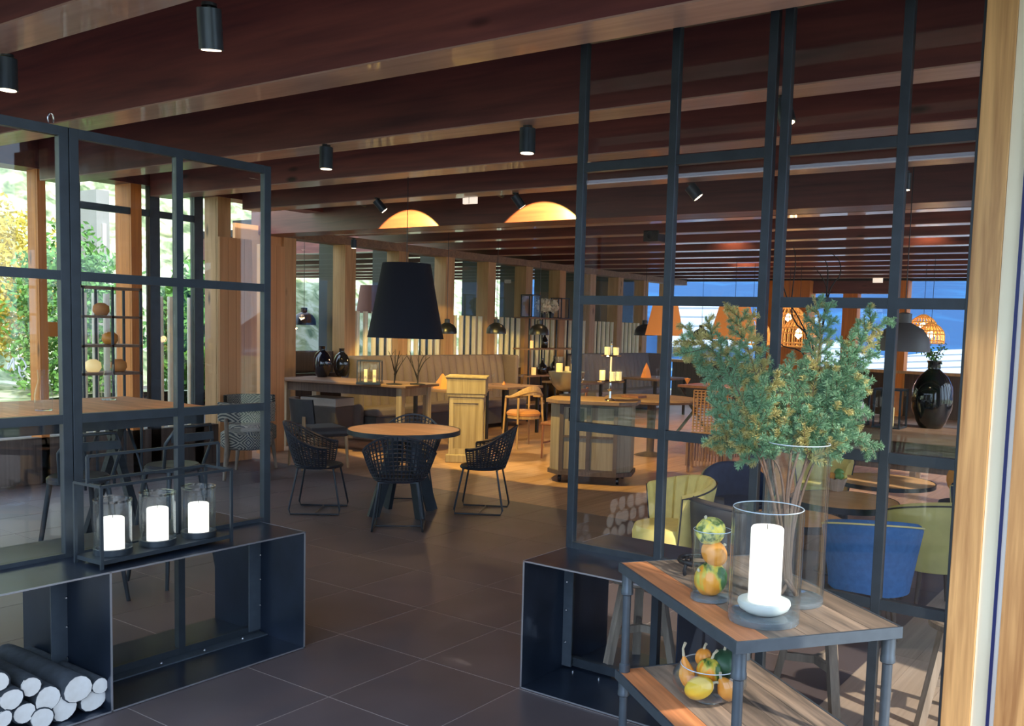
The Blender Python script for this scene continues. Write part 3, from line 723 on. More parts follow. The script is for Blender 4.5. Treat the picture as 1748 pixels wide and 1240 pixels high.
# glass bowl with gourds on the lower shelf
bc=basec(1209,1212,ZS,.09)
bc=bc+np.array([0.,0.,0.])
t=thing('glass_bowl',bc,'round clear glass bowl of gourds on the lower shelf of the pipe table','bowl')
pr=[(.02,.012),(.07,.014),(.115,.035),(.137,.07),(.135,.10),(.118,.125),(.11,.135)]
MB().olathe(pr+[(r-.004,z+.001) for r,z in pr[::-1]],bc,40).build('bowl_wall',M['vglass'],t,smooth=60)
MB().tube([(bc[0]+.108*math.cos(a),bc[1]+.108*math.sin(a),bc[2]+.136) for a in np.linspace(0,2*PI,40,endpoint=False)],.002,5,closed=True).build('rim',M['rim_glint'],t,smooth=60)
MB().lathe([(.03,0),(.05,.003),(.045,.012),(.02,.014)],bc,30).build('foot',M['thickglass'],t,smooth=60)
V=lambda r,u,z: bc+r0*r+np.array([-r0[1],r0[0],0])*u+np.array([0,0,z])
gourd(V(-.045,-.055,.066),.04,.055,M['gourdY'],'bright yellow oval gourd at the front left of the glass bowl',amp=.03,tilt=(.2,1.15),rot=yaw)
gourd(V(.055,-.05,.066),.036,.052,M['gourdO'],'orange pear-shaped gourd at the front right of the glass bowl',amp=.02,tilt=(.3,-.5),neck=.4,rot=yaw)
gourd(V(.0,.015,.105),.045,.046,M['gourdmix'],'green-brown ribbed gourd with pale stem in the middle of the glass bowl',amp=.08,lob=7,stem=.035,tilt=(-.2,.1))
gourd(V(-.085,.01,.100),.030,.062,M['gourdO'],'dull orange crook-necked gourd leaning on the left rim of the glass bowl',amp=.05,neck=.6,stem=.045,tilt=(0,-.25))
gourd(V(.06,.06,.115),.06,.055,M['gourdG'],'dark green smooth gourd at the back of the glass bowl',amp=.02)
gourd(V(-.015,.07,.135),.032,.034,M['gourdO'],'small orange gourd at the back rim of the glass bowl',amp=.07)

# ---------------- spruce branches
def smoothpath(pts,n):
    P=np.array(pts,float); m=len(P); out=[]
    for i in range(n+1):
        t=i/n*(m-1); k=min(int(t),m-2); u=t-k
        p0=P[max(k-1,0)];p1=P[k];p2=P[k+1];p3=P[min(k+2,m-1)]
        out.append(.5*((2*p1)+(-p0+p2)*u+(2*p0-5*p1+4*p2-p3)*u*u+(-p0+3*p1-3*p2+p3)*u**3))
    return np.array(out)
nr=np.random.RandomState(3)
def needles(paths,ln=.018,step=.0016,per=4,wd=.0012):
    V_=[];F_=[]
    for P in paths:
        seg=np.linalg.norm(np.diff(P,axis=0),axis=1); L=seg.sum(); n=max(3,int(L/step)); 
        cum=np.r_[0,np.cumsum(seg)]; s=np.linspace(0,L,n)
        pos=np.stack([np.interp(s,cum,P[:,i]) for i in range(3)],1)
        tan=np.gradient(pos,axis=0); tan/=np.linalg.norm(tan,axis=1)[:,None]+1e-9
        for k in range(per):
            ph=nr.rand(n)*2*PI
            up=np.tile([0,0,1.],(n,1)); a=np.cross(tan,up); a/=np.linalg.norm(a,axis=1)[:,None]+1e-6; b_=np.cross(a,tan)
            dirv=(a*np.cos(ph)[:,None]+b_*np.sin(ph)[:,None])*1.0+tan*(.55+.4*nr.rand(n))[:,None]
            dirv/=np.linalg.norm(dirv,axis=1)[:,None]
            side=np.cross(dirv,nr.randn(n,3)); side/=np.linalg.norm(side,axis=1)[:,None]+1e-6
            l=ln*(.75+.5*nr.rand(n))[:,None]*np.clip((1.02-s/L)[:,None]*3,.45,1)
            q0=pos-side*wd;q1=pos+side*wd;q2=pos+dirv*l+side*wd*.35;q3=pos+dirv*l-side*wd*.35
            V_.append(np.stack([q0,q1,q2,q3],1).reshape(-1,3))
    V_=np.concatenate(V_); n=len(V_)//4
    return V_,n
def quadmesh(name,V_,n,mat,parent,kind='stuff'):
    loc=np.array(parent.location) if parent is not None else np.zeros(3)
    me=bpy.data.meshes.new(name); me.vertices.add(len(V_)); me.vertices.foreach_set('co',(V_-loc).astype(np.float32).ravel())
    me.loops.add(4*n); me.loops.foreach_set('vertex_index',np.arange(4*n,dtype=np.int32))
    me.polygons.add(n); me.polygons.foreach_set('loop_start',np.arange(0,4*n,4,dtype=np.int32)); me.polygons.foreach_set('loop_total',np.full(n,4,dtype=np.int32))
    me.update(calc_edges=True); me.materials.append(mat)
    o=bpy.data.objects.new(name,me); COL.objects.link(o); o.parent=parent; o['kind']=kind; return o
fh=np.array([-math.sin(yaw),math.cos(yaw),0.])
dv=depth(vc)
def vp_(px,py,off=0): return adepth(px,py,dv+off)
def spruce(pts,label,seed,dens=.026,tw=.2,mix=.25,start=.45):
    rs=np.random.RandomState(seed)
    main=smoothpath([vp_(*p) for p in pts],40)
    main[0]=vc+np.array([rs.uniform(-.04,.04),rs.uniform(-.04,.04),.03])
    t=thing('spruce_branch',main[0],label,'branch',group='spruce branches in the tall vase')
    seg=np.linalg.norm(np.diff(main,axis=0),axis=1);L=seg.sum();cum=np.r_[0,np.cumsum(seg)]
    b=MB(); b.tube(list(main),list(np.interp(cum,[0,L],[.008,.0015])),7)
    tg=[main[main[:,2]>vc[2]+HV-.05]]
    s=L*start; side=1
    while s<L*.97:
        p=np.array([np.interp(s,cum,main[:,i]) for i in range(3)])
        if p[2]<vc[2]+HV-.07: s+=dens*.5; continue
        k=min(np.searchsorted(cum,s),len(main)-2)
        tn=main[k+1]-main[k]; tn/=np.linalg.norm(tn)
        fr=(s/L-start)/(1-start); l=tw*(1-.42*fr)*rs.uniform(.7,1.15)
        ax=rs.randn(3); ax-=tn*(ax@tn); ax/=np.linalg.norm(ax)
        lat=rr*side*rs.uniform(.6,1)+fh*rs.uniform(-.6,.6); lat-=tn*(lat@tn); lat/=np.linalg.norm(lat)
        dr=tn*.75+lat*.85; dr/=np.linalg.norm(dr)
        P=smoothpath([p,p+dr*l*.5,p+dr*l*.9+tn*l*.12+np.array([0,0,rs.uniform(-.03,.02)])*l*3],10)
        tg.append(P); b.tube(list(P),list(np.linspace(.0022,.0009,11)),5)
        nsub=int(l/.026)
        for q_ in range(nsub):
            u=(q_+1.)/(nsub+1); sp_=P[int(u*10)]; l2=l*.42*(1-u*.6)
            lt=lat*0+np.cross(dr,fh)*(1 if q_%2 else -1)+fh*rs.uniform(-.5,.5); lt/=np.linalg.norm(lt)
            d2=dr*.8+lt*.8; d2/=np.linalg.norm(d2)
            P2=smoothpath([sp_,sp_+d2*l2*.6,sp_+d2*l2],5); tg.append(P2); b.tube(list(P2),.0009,4)
        s+=dens*rs.uniform(.8,1.2)*.8; side=-side
    b.build('stem',M['twig'],t,smooth=60)
    ny=[P for i,P in enumerate(tg) if rs.rand()<mix]; ng=[P for P in tg if not any(P is q_ for q_ in ny)]
    if ng: quadmesh('needles',*needles(ng),M['needle'],t)
    if ny: quadmesh('tip_needles',*needles(ny),M['needleY'],t)
spruce([(1350,1000),(1345,850),(1378,720),(1395,620),(1400,560),(1388,505)],'tall upright spruce branch, the highest in the vase',11,tw=.12,start=.42)
spruce([(1340,1000),(1325,880),(1290,740),(1245,640),(1205,590),(1165,592)],'spruce branch arching out to the far left of the vase',12,tw=.2,mix=.4)
spruce([(1345,1000),(1360,850),(1400,720),(1445,640),(1475,580),(1495,535)],'spruce branch leaning up to the right beside the large grey lamp',13,tw=.15,start=.45)
spruce([(1340,1000),(1352,860),(1390,775),(1435,745),(1480,752),(1495,785)],'short spruce branch drooping low on the right of the vase',14,tw=.09,start=.45)
spruce([(1340,1000),(1322,870),(1295,780),(1268,735),(1240,735),(1228,760)],'spruce branch hanging over the left side of the vase rim',15,tw=.15,start=.42,mix=.35)
spruce([(1345,1000),(1330,870),(1310,740),(1290,640),(1268,570),(1258,525)],'slim yellow-green spruce branch pointing up on the left',16,tw=.13,mix=.6,start=.5)
spruce([(1345,1000),(1342,870),(1352,760),(1362,700),(1356,650),(1340,615)],'dense spruce branch in the centre of the bunch',17,tw=.13,start=.4)
spruce([(1340,1000),(1340,900),(1330,800),(1290,770),(1250,765),(1225,748)],'low spruce branch spreading left just above the vase rim',21,tw=.14,start=.4)
spruce([(1345,1000),(1355,900),(1385,800),(1420,745),(1450,700),(1470,690)],'low spruce branch spreading right just above the vase rim',22,tw=.15,start=.4,mix=.1)
spruce([(1345,1000),(1350,880),(1380,780),(1420,690),(1440,655),(1465,640)],'bushy spruce branch right of centre in the vase',18,tw=.16,start=.42,mix=.1)

# ============================================================ ROUND TABLE AND RATTAN CHAIRS
TC=np.array([-2.0,2.47,0.])
t=thing('round_table',TC,'round oak table with black metal rim among the black woven chairs','table')
MB().lathe([(.455,.728),(.478,.728),(.478,.752),(0,.752)],TC,56).build('tabletop',M['tabletop'],t,smooth=40)
MB().olathe([(.479,.715),(.487,.715),(.487,.755),(.479,.755),(.479,.715)],TC,56).build('metal_rim',M['metal'],t,smooth=40)
MB().lathe([(.15,.715),(.15,.728)],TC,20).build('top_bracket',M['metal'],t,smooth=40)
for k in range(4):
    a=PI/4+k*PI/2+.5; ca,sa=math.cos(a),math.sin(a)
    MB().beam(TC+[.06*ca,.06*sa,.72],TC+[.29*ca,.29*sa,.0],.10,.035,up=(-sa,ca,0)).build('leg',M['metal'],t)
MB().lathe([(.07,.36),(.07,.40)],TC,16).build('leg_hub',M['metal'],t,smooth=40)

def rattan(loc,rz,label):
    t=thing('woven_chair',loc,label,'chair',rz,group='black woven chairs at the round table')
    PH=R(118)
    def sp(ph,tt):
        hb=.185+.20*(.5+.5*math.cos(ph*PI/PH)) if abs(ph)<PH else .185
        r=.195+.085*tt**.8; z=.405+tt*hb
        return (r*1.03*math.sin(ph),-r*math.cos(ph)*1.0-.02*tt,z)
    b=MB()
    for i in range(31):
        ph=-PH+2*PH*i/30
        b.tube([sp(ph,u) for u in (0,.25,.5,.75,1)],.006 if i%2 else .0075,4)
    for j in range(12):
        u=j/11.; b.tube([sp(-PH+2*PH*i/24,u) for i in range(25)],.0055 if j<11 else .011,4)
    for dz in (.0,.022): b.tube([sp(-PH+2*PH*i/24,min(1,.02+dz*3)) for i in range(25)],.008,4)
    b.build('woven_shell',M['rattan'],t,world=False,smooth=60,kind='stuff')
    MB().lathe([(.0,.395),(.205,.40),(.212,.412),(.2,.425),(0,.42)],(0,.0,0),24,sy=.98).build('seat',M['rattan'],t,world=False,smooth=40)
    for s in (-1,1):
        MB().tube([(s*.15,.15,.40),(s*.195,.215,.05),(s*.20,.21,.012),(s*.20,-.20,.012),(s*.195,-.215,.05),(s*.15,-.15,.40)],.0085,8).build('sled_leg',M['metal'],t,world=False,smooth=60)
    MB().tube([(-.198,0,.012),(.198,0,.012)],.006,6).build('stretcher',M['metal'],t,world=False,smooth=60)
    MB().beam((-.16,.15,.398),(.16,.15,.398),.015,.012).beam((-.16,-.15,.398),(.16,-.15,.398),.015,.012).build('seat_frame',M['metal'],t,world=False)
    return t
chs=[((-2.63,2.07),'left','black woven tub chair on sled legs at the left of the round table'),((-1.64,2.06),'f','black woven tub chair nearest the camera, back turned, at the round table'),((-1.57,3.03),'r','black woven tub chair at the right of the round table'),((-2.42,2.98),'b','black woven tub chair hidden behind the round oak table')]
fc=[(-2.63+1.05,2.07-.35),None,None,None]
c0_=None
for k,((x,y),_,lab) in enumerate(chs):
    d_=TC[:2]-np.array([x,y]); rz_=math.atan2(-d_[0],d_[1])
    if k==0: rz_=R(-52)
    if k==2: rz_=R(120)
    if c0_ is None: c0_=rattan((x,y,0),rz_,lab)
    else: dup(c0_,(x,y,0),rz_,lab)

# pendant over the round table
pc=np.array([-2.0,2.47,0]); 
t=thing('pendant_lamp',(pc[0],pc[1],1.545),'large black fabric pendant lamp above the round oak table','lamp')
MB().olathe([(.325,1.545),(.262,1.87),(.205,2.185),(.203,2.185),(.26,1.87),(.322,1.545),(.325,1.545)],pc,48).build('shade',M['shade'],t,smooth=50)
MB().cyl(pc+[0,0,2.05],pc+[0,0,3.45],.003,n=6).build('cord',M['lblack'],t)
b=MB()
for a in (0,2.09,4.19): b.cyl(pc+[0,0,2.15],pc+[.203*math.cos(a),.203*math.sin(a),2.178],.003,n=4)
b.build('spider',M['bolt'],t)
MB().lathe([(.0,1.90),(.03,1.92),(.035,1.95),(.02,1.99),(.012,2.06),(0,2.06)],pc,12).build('bulb',M['bulb'],t,smooth=60)
lamp('POINT',(pc[0],pc[1],1.84),14,WARM,.04)

# ============================================================ ceiling spots
def spot(px,py,label,L=.16,r=.043,tilt=None,z=ZB,power=0,tgt=None,ang=50,face=None):
    p=at(px,py,2,z) if face is None else at(px,py,1,face)
    t=thing('ceiling_spot',p,label,'spotlight',group='black cylinder spots under the beams')
    dr=np.array([0,0,-1.]) if tilt is None else np.array(tilt,float); dr/=np.linalg.norm(dr)
    MB().lathe([(.03,-.012),(.03,0)],p,12).build('mount',M['plastic'],t,smooth=40)
    h=p+np.array([0,0,-.02])
    MB().cyl(p,p+np.array([0,0,-.05]),.009,n=6).build('stem',M['plastic'],t)
    s=h+dr*.0+np.array([0,0,-.02])
    MB().cyl(s-dr*.02,s+dr*(L-.02),r,n=20).build('housing',M['metal'],t,smooth=50)
    MB().cyl(s+dr*(L-.021),s+dr*(L-.017),r*.82,n=16).build('lens',M['spotlens'],t,smooth=50)
    if power:
        q_=s+dr*(L+.01)
        lamp('SPOT',q_,power,WARM,.015,to=tgt if tgt is not None else q_+dr,angle=ang,blend=.35)
spot(357,6,'nearest black cylinder spot, upper left, tilted to the left',tilt=(-.12,.15,-1),L=.155,r=.047)
spot(12,93,'black cylinder spot at the left picture edge',L=.15,r=.045,power=22,ang=90)
spot(557,247,'black cylinder spot above the left woven chair under the third beam',L=.15,r=.047,power=22,ang=80)
spot(901,214,'black cylinder spot right of centre under the third beam',L=.15,r=.05,power=22,ang=80)
arcL=np.array([-4.1,4.735,2.52]); arcR=np.array([-2.15,4.735,2.52])
spot(644,338,'small tilted black spot left of the white square sign',L=.13,r=.04,tilt=(.5,.5,-.8))
spot(880,329,'small tilted black spot right of the white square sign',L=.13,r=.04,tilt=(.4,.5,-.8))
spot(1180,313,'black spot behind the second pane from the left of the right partition',L=.12,r=.05,tilt=(.6,.3,-.8))
spot(1337,163,'black and white spot behind the middle upright of the right partition',L=.13,r=.045,tilt=(.3,0,-1),power=20,ang=90)
spot(1546,292,'black spot behind the rightmost upright of the right partition',L=.12,r=.045)
spot(604,407,'black double spot fixed on the second wooden column',L=.12,r=.04,z=2.86)
t=thing('wall_uplight',(-4.1,4.70,2.79),'pair-mounted warm uplight glow at the header beam','lamp') if False else None
# warm light scallops on the header beam come from two narrow adjustable spots under the fourth beam
for xx,lab in ((-4.15,'narrow black spot throwing the left glow on the header beam'),(-2.2,'narrow black spot throwing the right glow on the header beam')):
    p=np.array([xx+.05,3.9,ZB+.10])
    t=thing('ceiling_spot',p,lab,'spotlight',group='black cylinder spots under the beams')
    MB().cyl(p+[0,0,-.03],(p[0],p[1],3.45),.008,n=8).build('mount',M['plastic'],t)
    a=p+[0,-.01,-.05]; d_=np.array([-.1,1.2,-.18]); d_/=np.linalg.norm(d_)
    MB().cyl(a-d_*.03,a+d_*.05,.022,n=12).build('housing',M['metal'],t,smooth=50)
    lamp('SPOT',a+d_*.06,430,(1,.70,.17),.008,to=(xx,4.66,2.40),angle=84,blend=.08)

# white square sign
sp_=at(803,337,1,3.78)
t=thing('exit_sign',sp_,'small white illuminated square sign box hanging under the header beam','sign')
MB().box(sp_[0]-.085,sp_[0]+.085,3.76,3.795,sp_[2]-.065,sp_[2]+.065).build('sign_box',M['sign'],t,bevel=.004)
MB().box(sp_[0]-.002,sp_[0]+.002,3.758,3.761,sp_[2]-.065,sp_[2]+.065).build('seam',M['concrete'],t)
MB().cyl((sp_[0],3.78,sp_[2]+.06),(sp_[0],3.78,3.45),.004,n=6).build('hanger',M['bolt'],t)
sp_=at(1499,478,1,16.4)
MB().box(sp_[0]-.10,sp_[0]+.10,16.36,16.40,sp_[2]-.06,sp_[2]+.06).build('exit_sign',M['sign'])
tag(bpy.data.objects['exit_sign.001'],'tiny white lit sign far back on the lintel of the rear windows','sign')
# speaker under the far beams
p=at(1117,403,1,7.2)
t=thing('ceiling_speaker',p,'black box speaker hung under the beams behind the right partition','speaker')
MB().box(p[0]-.11,p[0]+.11,7.1,7.3,p[2]-.08,p[2]+.06).build('box',M['plastic'],t,bevel=.01)
MB().box(p[0]-.09,p[0]-.08,7.18,7.22,p[2]+.06,ZB).box(p[0]+.08,p[0]+.09,7.18,7.22,p[2]+.06,ZB).build('bracket',M['plastic'],t)
MB().lathe([(.055,0),(.05,.008),(0,.004)],(0,0,0),16).build('cone',M['lblack'],t,world=False).matrix_basis=Matrix.Translation((0,-.1,0))@Matrix.Rotation(PI/2,4,'X')

# ============================================================ LOUNGE: tub chairs and low tables
def tub(loc,rz,label,mat,pipe,H=.70,arm=.55,r=.27,chan=0,cush=None,PHd=112,zb=.26,flare=.05,legs=True,inner=None):
    t=thing('tub_chair',loc,label,'armchair',rz)
    PH=R(PHd)
    def hz(ph): 
        c=.5+.5*math.cos(ph*PI/PH); return arm+(H-arm)*c**.6
    def ro(u): return r-.055+flare*u*1.2
    def P(ph,rad,z): return (rad*math.sin(ph),-rad*math.cos(ph),z)
    th_=.06
    def outer(u,v):
        ph=-PH+2*PH*u; z=zb+(hz(ph)-.02-zb)*v; k=abs(2*u-1)**8
        return P(ph,ro(v)-.02*k,z)
    def full(u,v):
        ph=-PH+2*PH*u; h=hz(ph); k=1.
        prof=[(ro(0),zb),(ro(.5),zb+(h-zb)*.5),(ro(1)-.004,h-.03),(ro(1)-.016,h-.006),(ro(1)-th_*.5,h+.004),(ro(1)-th_+.01,h-.006),(ro(1)-th_,h-.03),(ro(.6)-th_-.005,zb+(h-zb)*.6),(ro(.35)-th_-.01,zb+(h-zb)*.33)]
        j=v*(len(prof)-1); i=int(min(j,len(prof)-2)); f_=j-i
        rad=prof[i][0]*(1-f_)+prof[i+1][0]*f_; z=prof[i][1]*(1-f_)+prof[i+1][1]*f_
        if chan and v>.5: rad+=.02*(1-min(1,abs(math.sin(ph*chan))*2.5))
        return P(ph,rad,z)
    nu=49 if not chan else 161
    b=MB(); b.grid(full,nu,17)
    for u in (0,1):
        pts=[full(u,j/16) for j in range(17)]; n=len(pts); b.add(pts,[tuple(range(n))])
    b.build('shell',mat,t,world=False,smooth=50)
    b=MB(); pp=[]
    for i in range(41):
        ph=-PH+2*PH*i/40; h=hz(ph); pp.append(P(ph,ro(1)-.003,h-.016))
    e0=[P(-PH,ro(.0)+.001,zb+.01),P(-PH,ro(.5)+.001,zb+(hz(PH)-zb)*.5)]; e1_=[P(PH,ro(.5)+.001,zb+(hz(PH)-zb)*.5),P(PH,ro(0)+.001,zb+.01)]
    b.tube(e0+pp+e1_,.0055,5).build('piping',pipe,t,world=False,smooth=60)
    MB().lathe([(r-.09,zb-.015),(r-.05,zb),(r-.045,zb+.12),(r-.06,zb+.165),(r-.12,zb+.18),(0,zb+.185)],(0,.02,0),28).build('seat_cushion',cush or mat,t,world=False,smooth=50)
    for a in (.75,2.4,3.9,5.5):
        x,y=.155*math.cos(a),.155*math.sin(a)
        MB().cyl((x,y,zb+.01),(x*1.25,y*1.25,0),.016,.010,8).build('leg',M['dark_wood'],t,world=False,smooth=60)
    return t
def ctr(px,py,z,back):  # point on height z then pushed away from the camera
    p=fl(px,py,z); v=p-CAM; v[2]=0; v/=np.linalg.norm(v); p=p+v*back; return (p[0],p[1],0)
def face(px_dir_deg): return R(px_dir_deg)
def low_table(loc,rad,z,label,rim=.03,leg=True):
    t=thing('low_table',(loc[0],loc[1],0),label,'table')
    c=np.array([loc[0],loc[1],0.])
    MB().lathe([(rad-.012,z-rim+.005),(rad-.006,z),(0,z+.002)],c,48).build('tabletop',M['tabletop'],t,smooth=40)
    MB().olathe([(rad-.006,z-rim),(rad,z-rim),(rad,z+.002),(rad-.006,z+.002),(rad-.006,z-rim)],c,48).build('metal_rim',M['metal'],t,smooth=40)
    MB().cyl(c+[0,0,.02],c+[0,0,z-rim],.035,n=14).build('pedestal',M['metal'],t,smooth=40)
    MB().lathe([(.19,0),(.19,.012),(.04,.02)],c,28).build('foot',M['metal'],t,smooth=40)
    return t
# camera->right azimuth helper: rz so that the chair front (local +y) points to a target
def aim(loc,tg): return math.atan2(-(tg[0]-loc[0]),tg[1]-loc[1])
TB1=ctr(1440,853,.52,0); TB2=ctr(1509,821,.52,0); TB0=ctr(1358,884,.52,0)
low_table(TB1,.38,.52,'round oak low table holding the small planter, right of the tall vase',.04)
low_table(TB2,.40,.52,'farthest round oak low table, beside the orange cushion chair',.03)
low_table(TB0,.30,.52,'nearest round low table with thick dark rim beside the yellow chair',.045)
lY=ctr(1146,825,.70,.02); tub(lY,aim(lY,CAM)-1.15,'yellow velvet chair with channelled back beside the nearest low table',M['yellow'],M['pipeD'],H=.73,arm=.66,r=.27,chan=9,PHd=100,flare=.07)
lK=ctr(1246,868,.64,.30); tub(lK,aim(lK,(lK[0]+.6,lK[1]+.9)),'dark leather tub chair between the yellow chair and the hurricane glass',M['dleather'],M['pipeD'],H=.66,arm=.6,r=.27,cush=M['tan'])
lN=ctr(1262,800,.68,.10); tub(lN,aim(lN,TB0),'dark navy tub chair with pale piping behind the yellow chair',M['navy'],M['pipeY'],H=.68,arm=.52,r=.28)
lB=ctr(1490,882,.69,.12); tub(lB,aim(lB,TB1)+.0,'bright blue velvet tub chair with yellow piping, seen from behind',M['blue'],M['pipeY'],H=.69,arm=.60,r=.275,PHd=120)
lG=ctr(1600,850,.71,.10); tub(lG,aim(lG,TB2)+.1,'olive green velvet chair with dark piping beside the door post',M['green'],M['pipeD'],H=.71,arm=.60,r=.30,zb=.27)
lC=(float(TB2[0])+.68,float(TB2[1])-.02,0); tub(lC,aim(lC,TB2),'grey-blue tub chair holding an orange cushion at the farthest low table',M['navy'],M['pipeY'],H=.70,arm=.6,r=.28)
lD=ctr(1405,785,.70,.55); tub(lD,aim(lD,TB1),'yellow velvet chair behind the planter, mostly hidden by the spruce',M['yellow'],M['pipeD'],H=.74,arm=.62,r=.26)
p=np.array([lC[0],lC[1],.455])
MB().grid(lambda u,v:(p[0]-.02+.15*math.cos(2*PI*u)*math.sin(PI*v)*(1+.15*abs(math.cos(4*PI*u/2))),p[1]-.03+.06*math.sin(2*PI*u)*math.sin(PI*v),p[2]+.15-.15*math.cos(PI*v)),24,14,True).build('cushion',M['orange'],smooth=70)
tag(bpy.data.objects['cushion'],'plump orange cushion in the grey-blue chair beside the door post','cushion')
# planter on the low table
p=np.array(fl(1428,838,.522)); t=thing('planter',p,'small pleated birch planter with orange fruit on the low oak table','planter')
b=MB(); n=16; v=[];f=[]
for z,rd in ((0,.045),(.09,.075)):
    for k in range(n):
        a=2*PI*k/n; s_=rd*(1 if k%2 else .82); v.append((p[0]+s_*math.cos(a),p[1]+s_*math.sin(a),p[2]+z+(.012 if (k%2 and z) else 0)))
b.add(v,[(k,(k+1)%n,n+(k+1)%n,n+k) for k in range(n)]+[tuple(range(n-1,-1,-1)),tuple(range(n,2*n))]).build('pot',M['planter'],t)
for k,(dx,dy,dz,rd,mt) in enumerate(((-.035,-.02,.11,.028,'orange'),(.02,-.02,.115,.03,'leafg'),(.0,.03,.13,.035,'leafg'),(.04,.02,.11,.025,'leafy'))):
    MB().grid(lambda u,v:(p[0]+dx+rd*math.cos(2*PI*u)*math.sin(PI*v)*(1+.2*math.sin(10*PI*u)*(k>0)),p[1]+dy+rd*math.sin(2*PI*u)*math.sin(PI*v),p[2]+dz-rd*math.cos(PI*v)),16,9,True).build('fruit' if k==0 else 'foliage',M[mt],t,smooth=70)

# ============================================================ three-legged wooden stools
def stool(loc,label,rz=0,H=.47,scl=1.,mat=None):
    t=thing('wooden_stool',loc,label,'stool',rz,group='rustic wooden stools behind the right partition')
    mat=mat or M['stoolw']; r=.155
    MB().lathe([(r-.02,H-.04),(r,H-.03),(r,H-.008),(r-.01,H),(r*.6,H-.006),(0,H-.01)],(0,0,0),28,sy=.95).build('seat',mat,t,world=False,smooth=40)
    L=[]
    for k in range(3):
        a=PI/2+k*2*PI/3; x0,y0=.10*math.cos(a),.10*math.sin(a); x1,y1=.19*math.cos(a),.19*math.sin(a)
        MB().beam((x0,y0,H-.03),(x1,y1,0),.032,.042,up=(-math.sin(a),math.cos(a),0)).build('leg',mat,t,world=False); L.append((x0*.45+x1*.55,y0*.45+y1*.55))
    for x,y in L: MB().beam((0,0,.20),(x,y,.20),.022,.035).build('stretcher',mat,t,world=False)
    return t
s1=ctr(1050,995,.47,0); s1=(s1[0],s1[1],0)
st=stool((1.52,.565,.012),'pale grey-legged wooden stool seen through the steel bench on the right',.6)
p=fl(1375,1215); dup(st,(2.36,.72,0),1.9,'dark wooden three-legged stool seen below the pipe table top')
p=fl(1640,1240); dup(st,(2.97,.86,0),.2,'dark wooden stool partly hidden by the door post')

# ============================================================ CONSOLE AND ITS OBJECTS
ZC=.90
ca,cb,cdp=np.array([-6.35,4.50]),np.array([-4.42,4.86]),.78
e=(cb-ca);Lc=np.linalg.norm(e);e/=Lc;nn=np.array([-e[1],e[0]])
rzc=math.atan2(e[1],e[0]); cc_=(ca+cb)/2+nn*cdp/2
t=thing('console_table',(cc_[0],cc_[1],0),'long rustic wooden console table carrying black vases and a lantern','table',rzc)
Lc+=.1
MB().box(-Lc/2,Lc/2,-cdp/2,cdp/2,ZC-.035,ZC).build('tabletop',M['old_wood'],t,world=False,bevel=.008)
MB().box(-Lc/2+.1,Lc/2-.1,-cdp/2+.07,-cdp/2+.095,ZC-.15,ZC-.036).build('apron',M['dark_wood'],t,world=False)
MB().box(-Lc/2+.1,Lc/2-.1,cdp/2-.095,cdp/2-.07,ZC-.15,ZC-.036).build('apron',M['dark_wood'],t,world=False)
for x in (-Lc/2+.13,Lc/2-.13): MB().box(x-.015,x+.015,-cdp/2+.12,cdp/2-.12,ZC-.15,ZC-.036).build('apron',M['grey_wood'],t,world=False)
for x in (-Lc/2+.13,Lc/2-.13):
    for y in (-cdp/2+.09,cdp/2-.09): MB().box(x-.04,x+.04,y-.04,y+.04,0,ZC-.036).build('leg',M['grey_wood'],t,world=False,bevel=.004)
MB().box(-Lc/2+.17,Lc/2-.17,-.2,.2,.16,.19).build('lower_shelf',M['dark_wood'],t,world=False)
def oc(x,y,z=ZC): p=cc_+e*x+nn*y; return np.array([p[0],p[1],z])
def ovc(px,py,r): return basec(px,py,ZC,r)
VPF=[(.07,0),(.085,.004),(.115,.05),(.150,.13),(.158,.20),(.145,.28),(.11,.345),(.06,.385),(.042,.40),(.040,.435),(.046,.445),(.046,.455),(.034,.455),(.034,.40)]
def bvase(c,s,label,n='black_vase'):
    t=thing(n,c,label,'vase',group='glossy black bottle vases')
    MB().lathe([(r*s*.86,z*s) for r,z in VPF[:9]],c,36).build('body',M['blackgloss'],t,smooth=60)
    MB().olathe([(r*s,z*s) for r,z in VPF[8:]],c,24).build('neck',M['blackgloss'],t,smooth=60)
    return t
bvase(ovc(550,645,.13),.93,'glossy black bottle vase at the left on the long console table')
p=ovc(550,645,.13)+np.array([-.02,.36,0]); bvase(p,.86,'second glossy black vase standing just behind the first on the console')
p=ovc(697,430,0)
# glass lantern
lc=ovc(631,657,.16); t=thing('lantern',lc,'black framed glass lantern with two candles on the long console table','lantern',rzc+.5)
w_=.135;h_=.29
for x in (-w_,w_):
    for y in (-w_,w_): MB().box(x-.006,x+.006,y-.006,y+.006,.02,h_).build('post',M['metal'],t,world=False)
MB().box(-w_-.012,w_+.012,-w_-.012,w_+.012,0,.025).build('base',M['metal'],t,world=False)
for x0,x1,y0,y1 in ((-w_,w_,-w_-.006,-w_+.006),(-w_,w_,w_-.006,w_+.006),(-w_-.006,-w_+.006,-w_,w_),(w_-.006,w_+.006,-w_,w_)):
    MB().box(x0,x1,y0,y1,h_-.006,h_+.006).build('top_rail',M['metal'],t,world=False)
for x0,x1,y0,y1 in ((-w_,w_,-w_-.001,-w_+.001),(-w_,w_,w_-.001,w_+.001),(-w_-.001,-w_+.001,-w_,w_),(w_-.001,w_+.001,-w_,w_)):
    MB().box(x0,x1,y0,y1,.026,h_-.007).build('pane',M['glass'],t,world=False)
